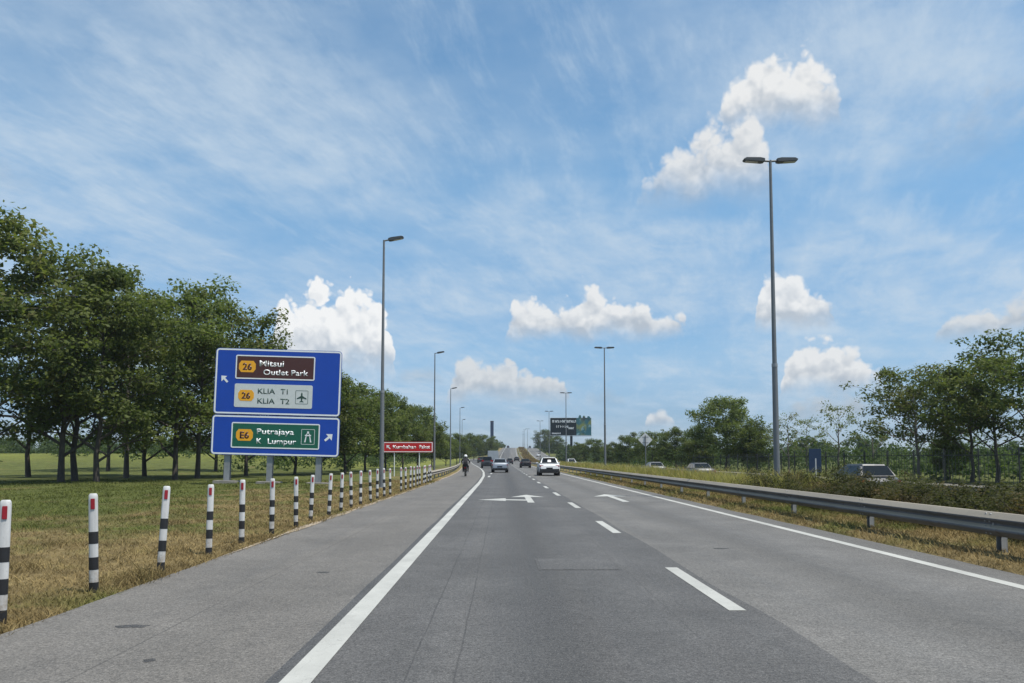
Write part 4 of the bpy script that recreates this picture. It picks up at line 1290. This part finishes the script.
    row = [(790, 76, 6.6, sparse[1], "thin brownish tree just right of the tall right lamp"),
           (808, 84, 6.3, sparse[0], "thin see-through tree left of the dark blue panel sign"),
           (839, 70, 6.9, sparse[0], "thin leafy tree right of the dark blue panel sign"),
           (876, 66, 5.6, bare, "almost bare branching tree above the grey car")]
    for px_, y, h, ms, lb in row:
        x = (px_ - 502) / 750 * y
        plant_tree(ms, x, y, h / (6.0 if ms is bare else 7.0), rng.uniform(0, 6.28), lb, G, "thin_tree")
build_trees()

def build_far_woods():
    rng = np.random.default_rng(8)
    def wood(name, label, pts, per, leaf):
        clumps = []
        for (x, y, h, r) in pts:
            g = gz(x, y)
            for k in range(per):
                z = g + h * rng.uniform(0.10, 0.95)
                rr = r * rng.uniform(0.5, 1.0) * (1.05 - 0.45 * (z - g) / h)
                clumps.append((np.array([x + rng.normal(0, r * 0.8), y + rng.normal(0, r * 0.8), z]), rr))
        V, F, t = clump_leaves(rng, clumps, 34, leaf, 0.8)
        tag(link_mesh(name, np_mesh(name, V, F, M['leaf_far'], attr=t)), label, "trees", kind="stuff")
    pts = [(rng.uniform(27, 48) + 0.02 * y, y, rng.uniform(2.2, 4.6), rng.uniform(1.2, 2.0)) for y in np.arange(70, 250, 3.2)]
    pts += [(rng.uniform(25.5, 32) + float(road_x(y)), y, rng.uniform(2.6, 5.2), rng.uniform(1.2, 2.0)) for y in np.arange(78, 330, 2.2)]
    pts += [(rng.uniform(45, 75), rng.uniform(62, 110), rng.uniform(2.5, 4.2), rng.uniform(1.4, 2.2)) for _ in range(46)]
    pts += [(float(pave_left(y)) - rng.uniform(12, 24), y, rng.uniform(1.8, 3.6), rng.uniform(1.0, 1.7)) for y in np.arange(74, 260, 2.4)]
    pts += [(rng.uniform(31, 58), rng.uniform(42, 78), rng.uniform(1.2, 2.6), rng.uniform(0.9, 1.5)) for _ in range(60)]
    pts += [(rng.uniform(-82, -26), rng.uniform(92, 135), rng.uniform(0.7, 2.4), rng.uniform(0.6, 1.3)) for _ in range(44)]
    wood("undergrowth", "dense low thicket under the trees beside both carriageways", pts, 7, 0.36)
    pts = [(rng.uniform(-190, -45), rng.uniform(150, 215), rng.uniform(2.8, 5.0), rng.uniform(1.6, 2.6)) for _ in range(230)]
    wood("field_edge_wood", "dark strip of trees along the far edge of the green field", pts, 6, 0.55)
    pts = [(rng.uniform(-75, -19) - 0.0 * y, y, rng.uniform(5.0, 9.0), rng.uniform(2.0, 3.2)) for y in np.arange(260, 620, 4.5)]
    pts += [(rng.uniform(48, 150), rng.uniform(190, 620), rng.uniform(5.0, 9.5), rng.uniform(2.0, 3.2)) for _ in range(130)]
    pts += [(22.5 + float(road_x(y)) + rng.uniform(0, 18), y, rng.uniform(2.5, 5.5), rng.uniform(1.4, 2.2)) for y in np.arange(250, 640, 2.2)]
    pts += [(float(pave_left(y)) - rng.uniform(2.5, 16), y, rng.uniform(1.8, 4.5), rng.uniform(1.2, 2.0)) for y in np.arange(335, 640, 2.4)]
    for _ in range(160):
        x = rng.choice((-1, 1)) * rng.uniform(110, 900)
        pts.append((x, rng.uniform(640, 1000), rng.uniform(8.0, 13.0), rng.uniform(5, 8)))
    wood("distant_wood", "distant belt of trees on both sides of the far road", pts, 6, 0.95)
build_far_woods()

def build_grass():
    rng = np.random.default_rng(2)
    def blades(name, label, x, y, h, w, lean, mat, cat="grass"):
        n = len(x)
        u = np.where(x > 2, x - road_x(y), x - pave_left(y) - 4.1)
        z = ground_z(u, y) - 0.005
        a = rng.uniform(0, 6.283, n)
        d = np.stack([np.cos(a), np.sin(a), np.zeros(n)], 1)
        b = rng.uniform(0, 6.283, n)
        l = np.stack([np.cos(b) * h * lean, np.sin(b) * h * lean, h], 1)
        p = np.stack([x, y, z], 1)
        V = np.stack([p - d * w[:, None] * 0.5, p + d * w[:, None] * 0.5, p + l * 0.55 + d * w[:, None] * 0.33, p + l * 0.55 - d * w[:, None] * 0.33, p + l + l * np.array([0.4, 0.4, -0.12])], 1).reshape(-1, 3)
        i = np.arange(n) * 5
        F = np.concatenate([np.stack([i, i + 1, i + 2], 1), np.stack([i, i + 2, i + 3], 1), np.stack([i + 3, i + 2, i + 4], 1)])
        t = rng.random(n)
        return tag(link_mesh(name, np_mesh(name, V, F, mat, attr=np.concatenate([t, t, t]))), label, cat, kind="stuff")
    n = 110000
    y = 3.5 + 46 * rng.random(n) ** 1.5
    x = pave_left(y) + 0.06 * rng.random(n) - (0.6 + 0.62 * y) * rng.random(n) ** 1.3
    h = rng.uniform(0.02, 0.075, n) * (1 + 0.7 * np.exp(-(pave_left(y) - x) / 0.12)) * np.where(rng.random(n) < 0.04, 1.8, 1.0)
    h = h * (1 + 1.6 * np.clip(np.sin(1.9 * x + 0.7 * y) * np.sin(2.3 * y - 0.8 * x) - 0.45, 0, 1) * 1.8)
    w = 0.005 + 0.0007 * y
    blades("verge_grass", "short dry mown grass on the left verge", x, y, h, w, rng.uniform(0.3, 1.3, n), M['blade'])
    n = 42000
    y = 6.0 + 60 * rng.random(n) ** 1.6
    x = 6.30 + road_x(y) + 2.6 * rng.random(n)
    h = rng.uniform(0.03, 0.13, n)
    blades("median_grass", "dry grass under the right guard rail", x, y, h, 0.006 + 0.0007 * y, rng.uniform(0.3, 1.1, n), M['blade'])
    n = 30000
    y = 22 + 150 * rng.random(n) ** 1.35
    tuft = rng.integers(0, 900, n)
    ty = 22 + 150 * rng.random(900) ** 1.35; tx = 8.3 + 2.9 * rng.random(900); th = rng.uniform(0.6, 1.15, 900)
    y = ty[tuft] + rng.normal(0, 0.22, n); x = tx[tuft] + rng.normal(0, 0.22, n); x = np.clip(x, 7.7, 11.6) + road_x(y)
    h = th[tuft] * rng.uniform(0.5, 1.1, n)
    blades("tall_median_grass", "tall yellow-green grass growing along the median", x, y, h, 0.014 + 0.0006 * y, rng.uniform(0.1, 0.55, n), M['straw'])
build_grass()

def build_median_scrub():
    rng = np.random.default_rng(14)
    clumps = []
    for y in np.arange(120, 640, 0.75):
        x = 7.8 + rng.uniform(0, 3.6) + float(road_x(y))
        clumps.append((np.array([x, y, gz(x, y) + 0.25]), rng.uniform(0.5, 1.0)))
    V, F, t = clump_leaves(rng, clumps, 48, 0.26, 0.6)
    tag(link_mesh("median_scrub", np_mesh("median_scrub", V, F, M['scrub'], attr=t)), "brown dry scrub down the middle of the far median", "scrub", kind="stuff")
build_median_scrub()

def build_hedge():
    variants = []
    for s in (61, 62, 63, 64):
        rng = np.random.default_rng(s)
        stems = MB(); clumps = []
        for k in range(9):
            a = k * 2.4 + rng.normal(0, 0.3); r = rng.uniform(0.15, 0.62); h = rng.uniform(0.40, 1.0)
            p = Vector((math.cos(a) * r, math.sin(a) * r, h))
            stems.tube([(0.05 * math.cos(a), 0.05 * math.sin(a), -0.1), p * 0.5 + Vector((0, 0, 0.1)), p], [0.016, 0.011, 0.005], 5, caps=False)
            clumps.append((p, rng.uniform(0.20, 0.32)))
            clumps.append((p * 0.62, rng.uniform(0.18, 0.30)))
            if rng.random() < 0.5: clumps.append((p + Vector((0, 0, 0.16)), rng.uniform(0.10, 0.18)))
        V, F, t = clump_leaves(rng, clumps, 1900, 0.062, 0.85)
        variants.append((stems.mesh("stems", M['bark']), np_mesh("foliage", V, F, M['hedge'], attr=t)))
    rr = random.Random(9)
    k = 0
    y = 9.0
    while y < 25.5:
        for x in (8.55, 9.35, 10.15):
            if y > 22 and rr.random() < 0.35: continue
            xx, yy = x + rr.uniform(-0.25, 0.25), y + rr.uniform(-0.3, 0.3)
            if math.hypot(xx - 9.5, yy - 26.2) < 0.4: continue
            t = empty("hedge_shrub", (xx, yy, gz(xx, yy) - 0.03), rr.uniform(0, 6.28), "low olive-brown shrub in the hedge behind the right guard rail", "shrub", "shrubs of the median hedge")
            s = rr.uniform(0.8, 1.1); t.scale = (s, s, s * rr.uniform(0.62, 0.98))
            st, fo = variants[rr.randrange(4)]
            link_mesh("stems", st, t); link_mesh("foliage", fo, t)
        y += 0.82
build_hedge()

# ------------------------------------------------------------------ vehicles
wheel_cache = {}
def wheel_meshes(r, w):
    if (r, w) in wheel_cache: return wheel_cache[(r, w)]
    ty = MB(); ty.tube([(-w / 2, 0, 0), (-w / 2 + 0.02, 0, 0), (w / 2 - 0.02, 0, 0), (w / 2, 0, 0)], [r * 0.93, r, r, r * 0.93], 24)
    rim = MB(); rim.tube([(-w / 2 - 0.006, 0, 0), (w / 2 + 0.006, 0, 0)], r * 0.62, 16)
    wheel_cache[(r, w)] = (ty.mesh("wheel", M['tyre'], smooth=40), rim.mesh("rim", M['rim'], smooth=40))
    return wheel_cache[(r, w)]

def body_loft(stations):
    b = MB(); vs = []
    for (y, hw, zl, zb) in stations:
        half = [(0.78 * hw, zl), (0.95 * hw, zl + 0.07), (hw, zl + (zb - zl) * 0.45), (0.985 * hw, zb - 0.10), (0.93 * hw, zb - 0.015), (0.55 * hw, zb + 0.012)]
        ring = [(x, y, z) for x, z in half] + [(-x, y, z) for x, z in reversed(half)]
        vs += ring
    n = 12
    fs = [(i * n + k, (i + 1) * n + k, (i + 1) * n + (k + 1) % n, i * n + (k + 1) % n) for i in range(len(stations) - 1) for k in range(n)]
    fs += [tuple(range(n)), tuple(range((len(stations) - 1) * n + n - 1, (len(stations) - 1) * n - 1, -1))]
    b.add(vs, fs)
    return b

def slab(quad, lift=0.008, thick=0.012, inset=0.0):
    """thin pane lying on a four-cornered face"""
    q = [Vector(p) for p in quad]
    c = sum(q, Vector()) / 4
    if inset:
        q = [p + (c - p).normalized() * inset for p in q]
    nrm = (q[1] - q[0]).cross(q[3] - q[0]).normalized()
    a = [p + nrm * lift for p in q]; b = [p - nrm * (thick - lift) for p in q]
    return MB().add(a + b, [(0, 1, 2, 3), (7, 6, 5, 4), (0, 4, 5, 1), (1, 5, 6, 2), (2, 6, 7, 3), (3, 7, 4, 0)])

CARS = {
    'hatch': dict(L=4.25, W=1.78, wb=(0.80, 3.40), r=0.33, st=[(0.0, 0.72, 0.36, 0.80), (0.10, 0.84, 0.27, 0.93), (0.45, 0.885, 0.22, 1.02), (1.6, 0.89, 0.20, 1.00), (2.7, 0.89, 0.20, 0.97), (3.5, 0.86, 0.22, 0.90), (4.0, 0.78, 0.26, 0.78), (4.25, 0.62, 0.36, 0.66)],
                  gh=dict(zb=0.97, zr=1.56, br=0.14, rr=0.62, rf=2.15, bf=3.05, wb=0.83, wr=0.56)),
    'sedan': dict(L=4.55, W=1.74, wb=(0.90, 3.55), r=0.31, st=[(0.0, 0.70, 0.36, 0.84), (0.10, 0.82, 0.27, 0.97), (0.9, 0.865, 0.21, 1.00), (1.8, 0.87, 0.20, 0.97), (2.9, 0.87, 0.20, 0.95), (3.7, 0.84, 0.22, 0.86), (4.3, 0.76, 0.26, 0.74), (4.55, 0.60, 0.36, 0.62)],
                  gh=dict(zb=0.95, zr=1.45, br=0.62, rr=1.22, rf=2.45, bf=3.25, wb=0.80, wr=0.58)),
    'van': dict(L=4.6, W=1.84, wb=(0.85, 3.70), r=0.34, st=[(0.0, 0.80, 0.40, 0.98), (0.06, 0.88, 0.30, 1.10), (0.5, 0.92, 0.24, 1.12), (2.6, 0.92, 0.22, 1.08), (3.6, 0.90, 0.24, 1.02), (4.2, 0.84, 0.28, 0.90), (4.6, 0.66, 0.38, 0.70)],
                gh=dict(zb=1.06, zr=1.80, br=0.08, rr=0.30, rf=2.75, bf=3.75, wb=0.86, wr=0.68)),
}
car_paint_cache = {}
def car_paint(name, col, metal=0.0):
    if name not in car_paint_cache:
        car_paint_cache[name] = paint("car_paint_" + name, col, 0.42, metal=metal, wear=0.08, coat=0.15, scale=2.0, spec=0.3)
    return car_paint_cache[name]

def build_car(kind, name, label, x, y, z, rz, pname, col, metal=0.0, group=None, cat="car", sticker=False, detail=True):
    d = CARS[kind]
    t = empty(name, (x, y, z), rz, label, cat, group)
    pm = car_paint(pname, col, metal)
    L = d['L']; y0 = -L / 2
    st = [(a + y0, b, c, e) for a, b, c, e in d['st']]
    body = body_loft(st).obj("body", pm, t, smooth=32)
    g = d['gh']
    ys = {k: g[k] + y0 for k in ('br', 'rr', 'rf', 'bf')}
    zb, zr, wb, wr = g['zb'], g['zr'], g['wb'], g['wr']
    B = [(-wb * 0.94, ys['br'], zb), (wb * 0.94, ys['br'], zb), (wb * 0.96, ys['bf'], zb), (-wb * 0.96, ys['bf'], zb)]
    T = [(-wr, ys['rr'], zr - 0.03), (wr, ys['rr'], zr - 0.03), (wr, ys['rf'], zr - 0.02), (-wr, ys['rf'], zr - 0.02)]
    ym = (ys['br'] + ys['bf']) / 2
    gm = MB().add(B + T, [(0, 1, 5, 4), (1, 2, 6, 5), (2, 3, 7, 6), (3, 0, 4, 7), (4, 5, 6, 7), (3, 2, 1, 0)])
    cabin = gm.obj("cabin", pm, t, smooth=45, bevel=0.09, seg=4)
    def lerp(a, b, f): return tuple(a[i] + (b[i] - a[i]) * f for i in range(3))
    def face(a, b, c, e, lo, hi, l, r):
        """sub-quad of a-b (bottom), e-c (top)"""
        p = lerp(a, e, lo); q = lerp(b, c, lo); s = lerp(b, c, hi); u = lerp(a, e, hi)
        return [lerp(p, q, l), lerp(p, q, r), lerp(u, s, r), lerp(u, s, l)]
    slab(face(B[0], B[1], T[1], T[0], 0.16, 0.90, 0.07, 0.93)).obj("rear_window", M['glass'], cabin)
    slab(face(B[2], B[3], T[3], T[2], 0.08, 0.92, 0.06, 0.94)).obj("windscreen", M['glass'], cabin)
    for (a, b, c, e) in ((B[1], B[2], T[2], T[1]), (B[3], B[0], T[0], T[3])):
        for l, r in ((0.10, 0.46), (0.49, 0.86)):
            slab(face(a, b, c, e, 0.14, 0.88, l, r)).obj("side_window", M['glass'], cabin)
    hw = d['W'] / 2
    yb = y0 - 0.0
    z_lamp = zb - 0.20 if kind != 'van' else zb - 0.12
    # rear: lamps, plate, dark bumper insert
    for s in (-1, 1):
        xa, xb = sorted((s * hw * 0.55, s * hw * 0.93))
        MB().box(xa, xb, yb - 0.012 + 0.03, yb + 0.16, z_lamp - 0.02, z_lamp + (0.10 if kind != 'van' else 0.30)).obj("tail_lamp", M['tail'], body, bevel=0.02)
    MB().box(-hw * 0.30, hw * 0.30, yb - 0.020, yb + 0.03, z_lamp - 0.20, z_lamp - 0.08).obj("number_plate", M['plate'], body)
    if kind == 'hatch':
        MB().box(-hw * 0.90, hw * 0.90, yb - 0.025, yb + 0.10, 0.27, 0.60).obj("rear_bumper", M['trim'], body, bevel=0.03)
        MB().box(-hw * 0.56, hw * 0.56, yb - 0.015 + 0.03, yb + 0.12, z_lamp + 0.02, z_lamp + 0.07).obj("lamp_strip", M['trim'], body)
        if sticker: MB().box(-wr * 0.9, wr * 0.9, ys['rr'] - 0.22, ys['rr'] + 0.02, zr - 0.05, zr - 0.005).obj("spoiler", pm, cabin, bevel=0.015)
    else:
        MB().box(-hw * 0.86, hw * 0.86, yb - 0.022, yb + 0.10, 0.28, 0.46).obj("rear_bumper", M['trim'], body, bevel=0.02)
    if sticker:
        f = face(B[0], B[1], T[1], T[0], 0.30, 0.62, 0.40, 0.60)
        slab(f, 0.012, 0.003).obj("window_sticker", M['sign_white'], cabin)
    # front: lamps, grille
    yf = y0 + L
    for s in (-1, 1):
        xa, xb = sorted((s * hw * 0.48, s * hw * 0.82))
        MB().box(xa, xb, yf - 0.26, yf - 0.06, 0.62, 0.74).obj("headlamp", M['head'], body, bevel=0.03)
    MB().box(-hw * 0.42, hw * 0.42, yf - 0.10, yf + 0.012, 0.42, 0.60).obj("grille", M['trim'], body, bevel=0.02)
    r = d['r']
    tm, rm = wheel_meshes(r, 0.21)
    for wy in d['wb']:
        for s in (-1, 1):
            ar = MB(); ar.tube([(s * (hw - 0.3), wy + y0, r + 0.02), (s * (hw + 0.004), wy + y0, r + 0.02)], r + 0.055, 20)
            ar.obj("wheel_arch", M['trim'], body)
            wo = link_mesh("wheel", tm, t, (s * (hw - 0.095), wy + y0, r))
            link_mesh("rim", rm, wo)
    for s in (-1, 1):
        xa, xb = sorted((s * (wb * 0.97), s * (hw + 0.16)))
        MB().box(xa, xb, ys['bf'] - 0.62, ys['bf'] - 0.50, zb + 0.02, zb + 0.15).obj("mirror", pm, cabin, bevel=0.03)
    return t

def build_vehicles():
    def on(u, y): return u + float(road_x(y))
    def rz_(y): return float(road_z(y)) + 0.004
    G = "vehicles driving away on this carriageway"
    build_car('hatch', "white_hatchback", "white hatchback with black bumper driving away in the right-hand lane", on(3.95, 63), 64.5, rz_(63), 0, "white", (0.72, 0.73, 0.74), group=G, sticker=True)
    build_car('sedan', "silver_sedan", "silver sedan driving away ahead in the left lane", -0.22, 79.5, rz_(79), 0, "silver", (0.30, 0.33, 0.37), 0.55, G)
    build_car('van', "dark_van", "dark grey van overlapping the silver sedan on its left", -2.35, 118, rz_(118), R(2), "dark_grey", (0.055, 0.06, 0.07), 0.2, G, "van")
    build_car('sedan', "black_sedan", "black sedan left of the white hatchback, mid-distance", on(3.75, 121), 121, rz_(121), 0, "black", (0.012, 0.012, 0.016), 0.0, G)
    build_car('hatch', "black_hatchback", "small dark car just right of the silver sedan's roof", on(1.95, 196), 196, rz_(196), 0, "black", (0.012, 0.012, 0.016), 0.0, G)
    build_car('sedan', "distant_black_car", "dark car above the black sedan, where the road starts to climb", on(4.6, 250), 250, rz_(250), 0, "black", (0.012, 0.012, 0.016), 0.0, G)
    build_car('van', "exit_van", "dark van taking the exit bend beyond the motorcyclist", -6.4, 225, rz_(225), R(6), "dark_grey", (0.055, 0.06, 0.07), 0.2, G, "van")
    build_car('van', "hilltop_van", "tiny dark vehicle at the crest of the far road", on(-0.2, 545), 545, rz_(545) - 0.1, 0, "dark_grey", (0.055, 0.06, 0.07), 0.2, G, "van")
    O = "vehicles on the carriageway across the median"
    zo = lambda y: float(road_z(y)) - 0.34
    build_car('hatch', "far_side_grey_car", "grey family car across the median, half hidden by the hedge at right", 15.9, 33.4, zo(33) - 0.02, 0, "grey_metal", (0.085, 0.09, 0.10), 0.0, O)
    build_car('sedan', "far_side_silver_car", "silver car above the tall median grass, below the large rounded tree", 15.8, 60.5, zo(60), 0, "mid_grey", (0.12, 0.125, 0.135), 0.2, O)
    build_car('sedan', "far_side_pale_car", "pale car above the grass right of the diamond sign", 15.6, 77.0, zo(77), 0, "pearl", (0.22, 0.225, 0.23), 0.1, O)
    build_car('van', "oncoming_white_van", "white van beside the median grass, right of the white hatchback", on(14.6, 158), 158, zo(158), math.pi, "white", (0.72, 0.73, 0.74), 0.0, O, "van")
    build_car('sedan', "oncoming_white_car", "small white car coming down the far opposite road", on(15.2, 330), 330, zo(330) + 0.0, math.pi, "white", (0.72, 0.73, 0.74), 0.0, O)
    build_car('van', "oncoming_dark_van", "tiny dark vehicle at the top of the opposite road", on(15.5, 540), 540, zo(540), math.pi, "dark_grey", (0.055, 0.06, 0.07), 0.2, O, "van")
    # lorry at the exit
    y = 172.0
    t = empty("box_lorry", (-2.1, y, rz_(y)), R(2), "box lorry with a pale grey body beyond the silver sedan", "lorry", G)
    lp = car_paint("lorry_grey", (0.34, 0.37, 0.40)); cp = car_paint("dark_grey", (0.055, 0.06, 0.07), 0.2)
    bx = MB().box(-1.2, 1.2, -3.0, 2.2, 1.15, 3.25).obj("cargo_box", lp, t, bevel=0.03)
    for s in (-1, 1):
        xa, xb = sorted((s * 0.02, s * 1.14))
        MB().box(xa, xb, -3.03, -3.0, 1.25, 3.15).obj("rear_door", lp, bx, bevel=0.01)
    MB().box(-1.05, 1.05, -2.95, 3.9, 0.75, 1.10).obj("chassis", M['trim'], t)
    cab = MB(); cab.prism([(2.35, 0.8), (4.25, 0.8), (4.3, 1.5), (4.0, 2.6), (2.35, 2.65)], 'x', -1.1, 1.1)
    cb = cab.obj("cab", cp, t, bevel=0.05)
    slab([(0.95, 4.26, 1.62), (-0.95, 4.26, 1.62), (-0.92, 4.03, 2.42), (0.92, 4.03, 2.42)], 0.03, 0.02).obj("windscreen", M['glass'], cb)
    MB().box(-1.12, 1.12, -3.02, -2.96, 0.55, 0.74).obj("rear_bumper", M['trim'], t)
    for s in (-1, 1):
        MB().box(s * 0.85 - 0.15, s * 0.85 + 0.15, -3.05, -3.021, 0.80, 0.95).obj("tail_lamp", M['tail'], t)
    tm, rm = wheel_meshes(0.45, 0.28)
    for wy in (-1.9, 3.2):
        for s in (-1, 1):
            wo = link_mesh("wheel", tm, t, (s * 0.98, wy, 0.45)); link_mesh("rim", rm, wo)
build_vehicles()

def build_motorcycle():
    x, y = -2.95, 61.0
    t = empty("motorcycle", (x, y, 0.006), 0, "small dark motorcycle riding along the left shoulder", "motorcycle")
    dark = paint("motorcycle_paint", (0.016, 0.016, 0.02), 0.3, coat=0.5)
    for wy in (-0.62, 0.62):
        w = MB()
        n = 20
        w.tube([(0.045 * 0, 0, 0)] * 0 or [(-0.05, wy, 0.29), (-0.03, wy, 0.29), (0.03, wy, 0.29), (0.05, wy, 0.29)], [0.26, 0.29, 0.29, 0.26], n)
        wo = w.obj("wheel", M['tyre'], t, smooth=40)
        MB().tube([(-0.053, wy, 0.29), (0.053, wy, 0.29)], 0.17, 14).obj("rim", M['rim'], wo)
    MB().prism([(-0.85, 0.62), (-0.60, 0.50), (-0.25, 0.36), (0.20, 0.36), (0.40, 0.55), (0.48, 0.92), (0.36, 0.90), (0.22, 0.62), (-0.05, 0.66), (-0.45, 0.74), (-0.88, 0.74)], 'x', -0.13, 0.13).obj("body", dark, t, bevel=0.03)
    MB().prism([(-0.86, 0.745), (-0.1, 0.70), (0.02, 0.74), (-0.1, 0.80), (-0.45, 0.82), (-0.86, 0.82)], 'x', -0.125, 0.125).obj("seat", M['trim'], t, bevel=0.02)
    MB().tube([(0, 0.40, 0.95), (0, 0.62, 0.29)], 0.04, 8).obj("fork", M['steel'], t)
    MB().tube([(-0.33, 0.26, 1.03), (-0.15, 0.36, 1.0), (0.15, 0.36, 1.0), (0.33, 0.26, 1.03)], 0.016, 8).obj("handlebar", M['steel'], t)
    MB().box(-0.06, 0.06, -0.92, -0.86, 0.66, 0.72).obj("tail_lamp", M['tail'], t, bevel=0.01)
    MB().box(-0.09, 0.09, -0.93, -0.90, 0.45, 0.58).obj("number_plate", M['plate'], t)
    MB().prism([(-0.95, 0.36), (-0.62, 0.62), (-0.35, 0.60), (-0.62, 0.66), (-0.98, 0.42)], 'x', -0.08, 0.08).obj("mudguard", M['trim'], t)
    MB().tube([(0.19, 0.1, 0.30), (0.19, -0.75, 0.36)], [0.03, 0.05], 10).obj("exhaust", M['steel'], t)
    for s in (-1, 1):
        MB().tube([(s * 0.26, 0.30, 1.03), (s * 0.32, 0.30, 1.20)], 0.008, 6).obj("mirror_stem", M['steel'], t)
        MB().box(s * 0.34 - 0.055, s * 0.34 + 0.055, 0.29, 0.31, 1.17, 1.25).obj("mirror", M['trim'], t, bevel=0.01)
    # rider: one skinned figure sitting astride
    cloth = paint("rider_dark_clothes", (0.020, 0.020, 0.024), 0.85, wear=0.25, scale=9)
    J, E, Rr = [], [], []
    def j(p, r, parent=None):
        J.append(p); Rr.append(r)
        if parent is not None: E.append((parent, len(J) - 1))
        return len(J) - 1
    pelvis = j((0, -0.30, 0.93), 0.16)
    waist = j((0, -0.28, 1.10), 0.145, pelvis)
    chest = j((0, -0.20, 1.32), 0.165, waist)
    neck = j((0, -0.13, 1.47), 0.065, chest)
    skull = j((0, -0.09, 1.58), 0.085, neck)
    for s in (-1, 1):
        sh = j((s * 0.19, -0.17, 1.40), 0.065, chest)
        el = j((s * 0.31, -0.02, 1.18), 0.047, sh)
        wr = j((s * 0.29, 0.20, 1.07), 0.033, el)
        pa = j((s * 0.285, 0.255, 1.065), 0.034, wr)
        for k, (a, b) in enumerate(((-0.035, 0.055), (-0.012, 0.062), (0.012, 0.060), (0.034, 0.050))):
            f1 = j((s * (0.285 + a), 0.255 + b * 0.8, 1.068), 0.009, pa)
            j((s * (0.285 + a), 0.255 + b * 0.9, 1.030), 0.008, f1)
        th = j((s * 0.235, 0.262, 1.045), 0.010, pa)
        j((s * 0.225, 0.285, 1.020), 0.009, th)
        hip = j((s * 0.13, -0.26, 0.90), 0.105, pelvis)
        kn = j((s * 0.21, 0.12, 0.80), 0.070, hip)
        an = j((s * 0.20, 0.02, 0.40), 0.046, kn)
        hl = j((s * 0.20, -0.02, 0.34), 0.042, an)
        j((s * 0.21, 0.18, 0.33), 0.034, hl)
    me = bpy.data.meshes.new("person")
    me.from_pydata(J, E, [])
    p = empty("person", (x, y, 0.006), 0, "motorcycle rider in dark clothes and white helmet, seen from behind", "person")
    bo = link_mesh("body", me, p)
    sk = bo.modifiers.new("skin", 'SKIN')
    for i, v in enumerate(me.skin_vertices[0].data if me.skin_vertices else []):
        v.radius = (Rr[i], Rr[i])
    if not me.skin_vertices:
        pass
    bo.modifiers.new("smooth", 'SUBSURF').levels = 1
    bo.modifiers["smooth"].render_levels = 1
    me.materials.append(cloth)
    return bo, Rr, p
bo, rider_r, rider = build_motorcycle()
if not bo.data.skin_vertices:
    bm = bmesh.new(); bm.from_mesh(bo.data)
    bm.verts.layers.skin.verify()
    bm.to_mesh(bo.data); bm.free()
for i, v in enumerate(bo.data.skin_vertices[0].data):
    v.radius = (rider_r[i], rider_r[i])
    v.use_root = (i == 0)
hel = bmesh.new()
bmesh.ops.create_uvsphere(hel, u_segments=20, v_segments=14, radius=0.145)
for v in hel.verts:
    v.co.y *= 1.12
    if v.co.z < -0.06: v.co.z = -0.06 + (v.co.z + 0.06) * 0.45
hm = bpy.data.meshes.new("helmet"); hel.to_mesh(hm); hel.free(); hm.shade_smooth(); hm.materials.append(M['white'])
ho = link_mesh("helmet", hm, rider, (0, -0.08, 1.61))
MB().prism([(0.135, -0.03), (0.175, 0.01), (0.165, 0.06), (0.12, 0.07)], 'x', -0.10, 0.10).obj("visor", M['glass'], ho, bevel=0.01)
fb = MB(); fb.prism([(0.06, -0.075), (0.11, -0.075), (0.125, -0.045), (0.145, -0.035), (0.120, -0.01), (0.06, 0.0)], 'x', -0.06, 0.06)
fb.obj("face", paint("skin_tone", (0.33, 0.19, 0.12), 0.6), ho, bevel=0.01)

# ------------------------------------------------------------------ the air
hz = MB().box(-4500, 4500, -320, 6100, -24.0, 34.0).mesh("haze", None)
hm_, hn, hout = new_mat("hazy_air")
pv = hn.node('ShaderNodeVolumePrincipled')
pv.inputs['Color'].default_value = (0.80, 0.88, 1.0, 1)
pv.inputs['Density'].default_value = 0.0002
pv.inputs['Anisotropy'].default_value = 0.2
hn.t.links.new(pv.outputs[0], hout.inputs['Volume'])
hz.materials.append(hm_)
tag(link_mesh("haze", hz), kind="stuff")
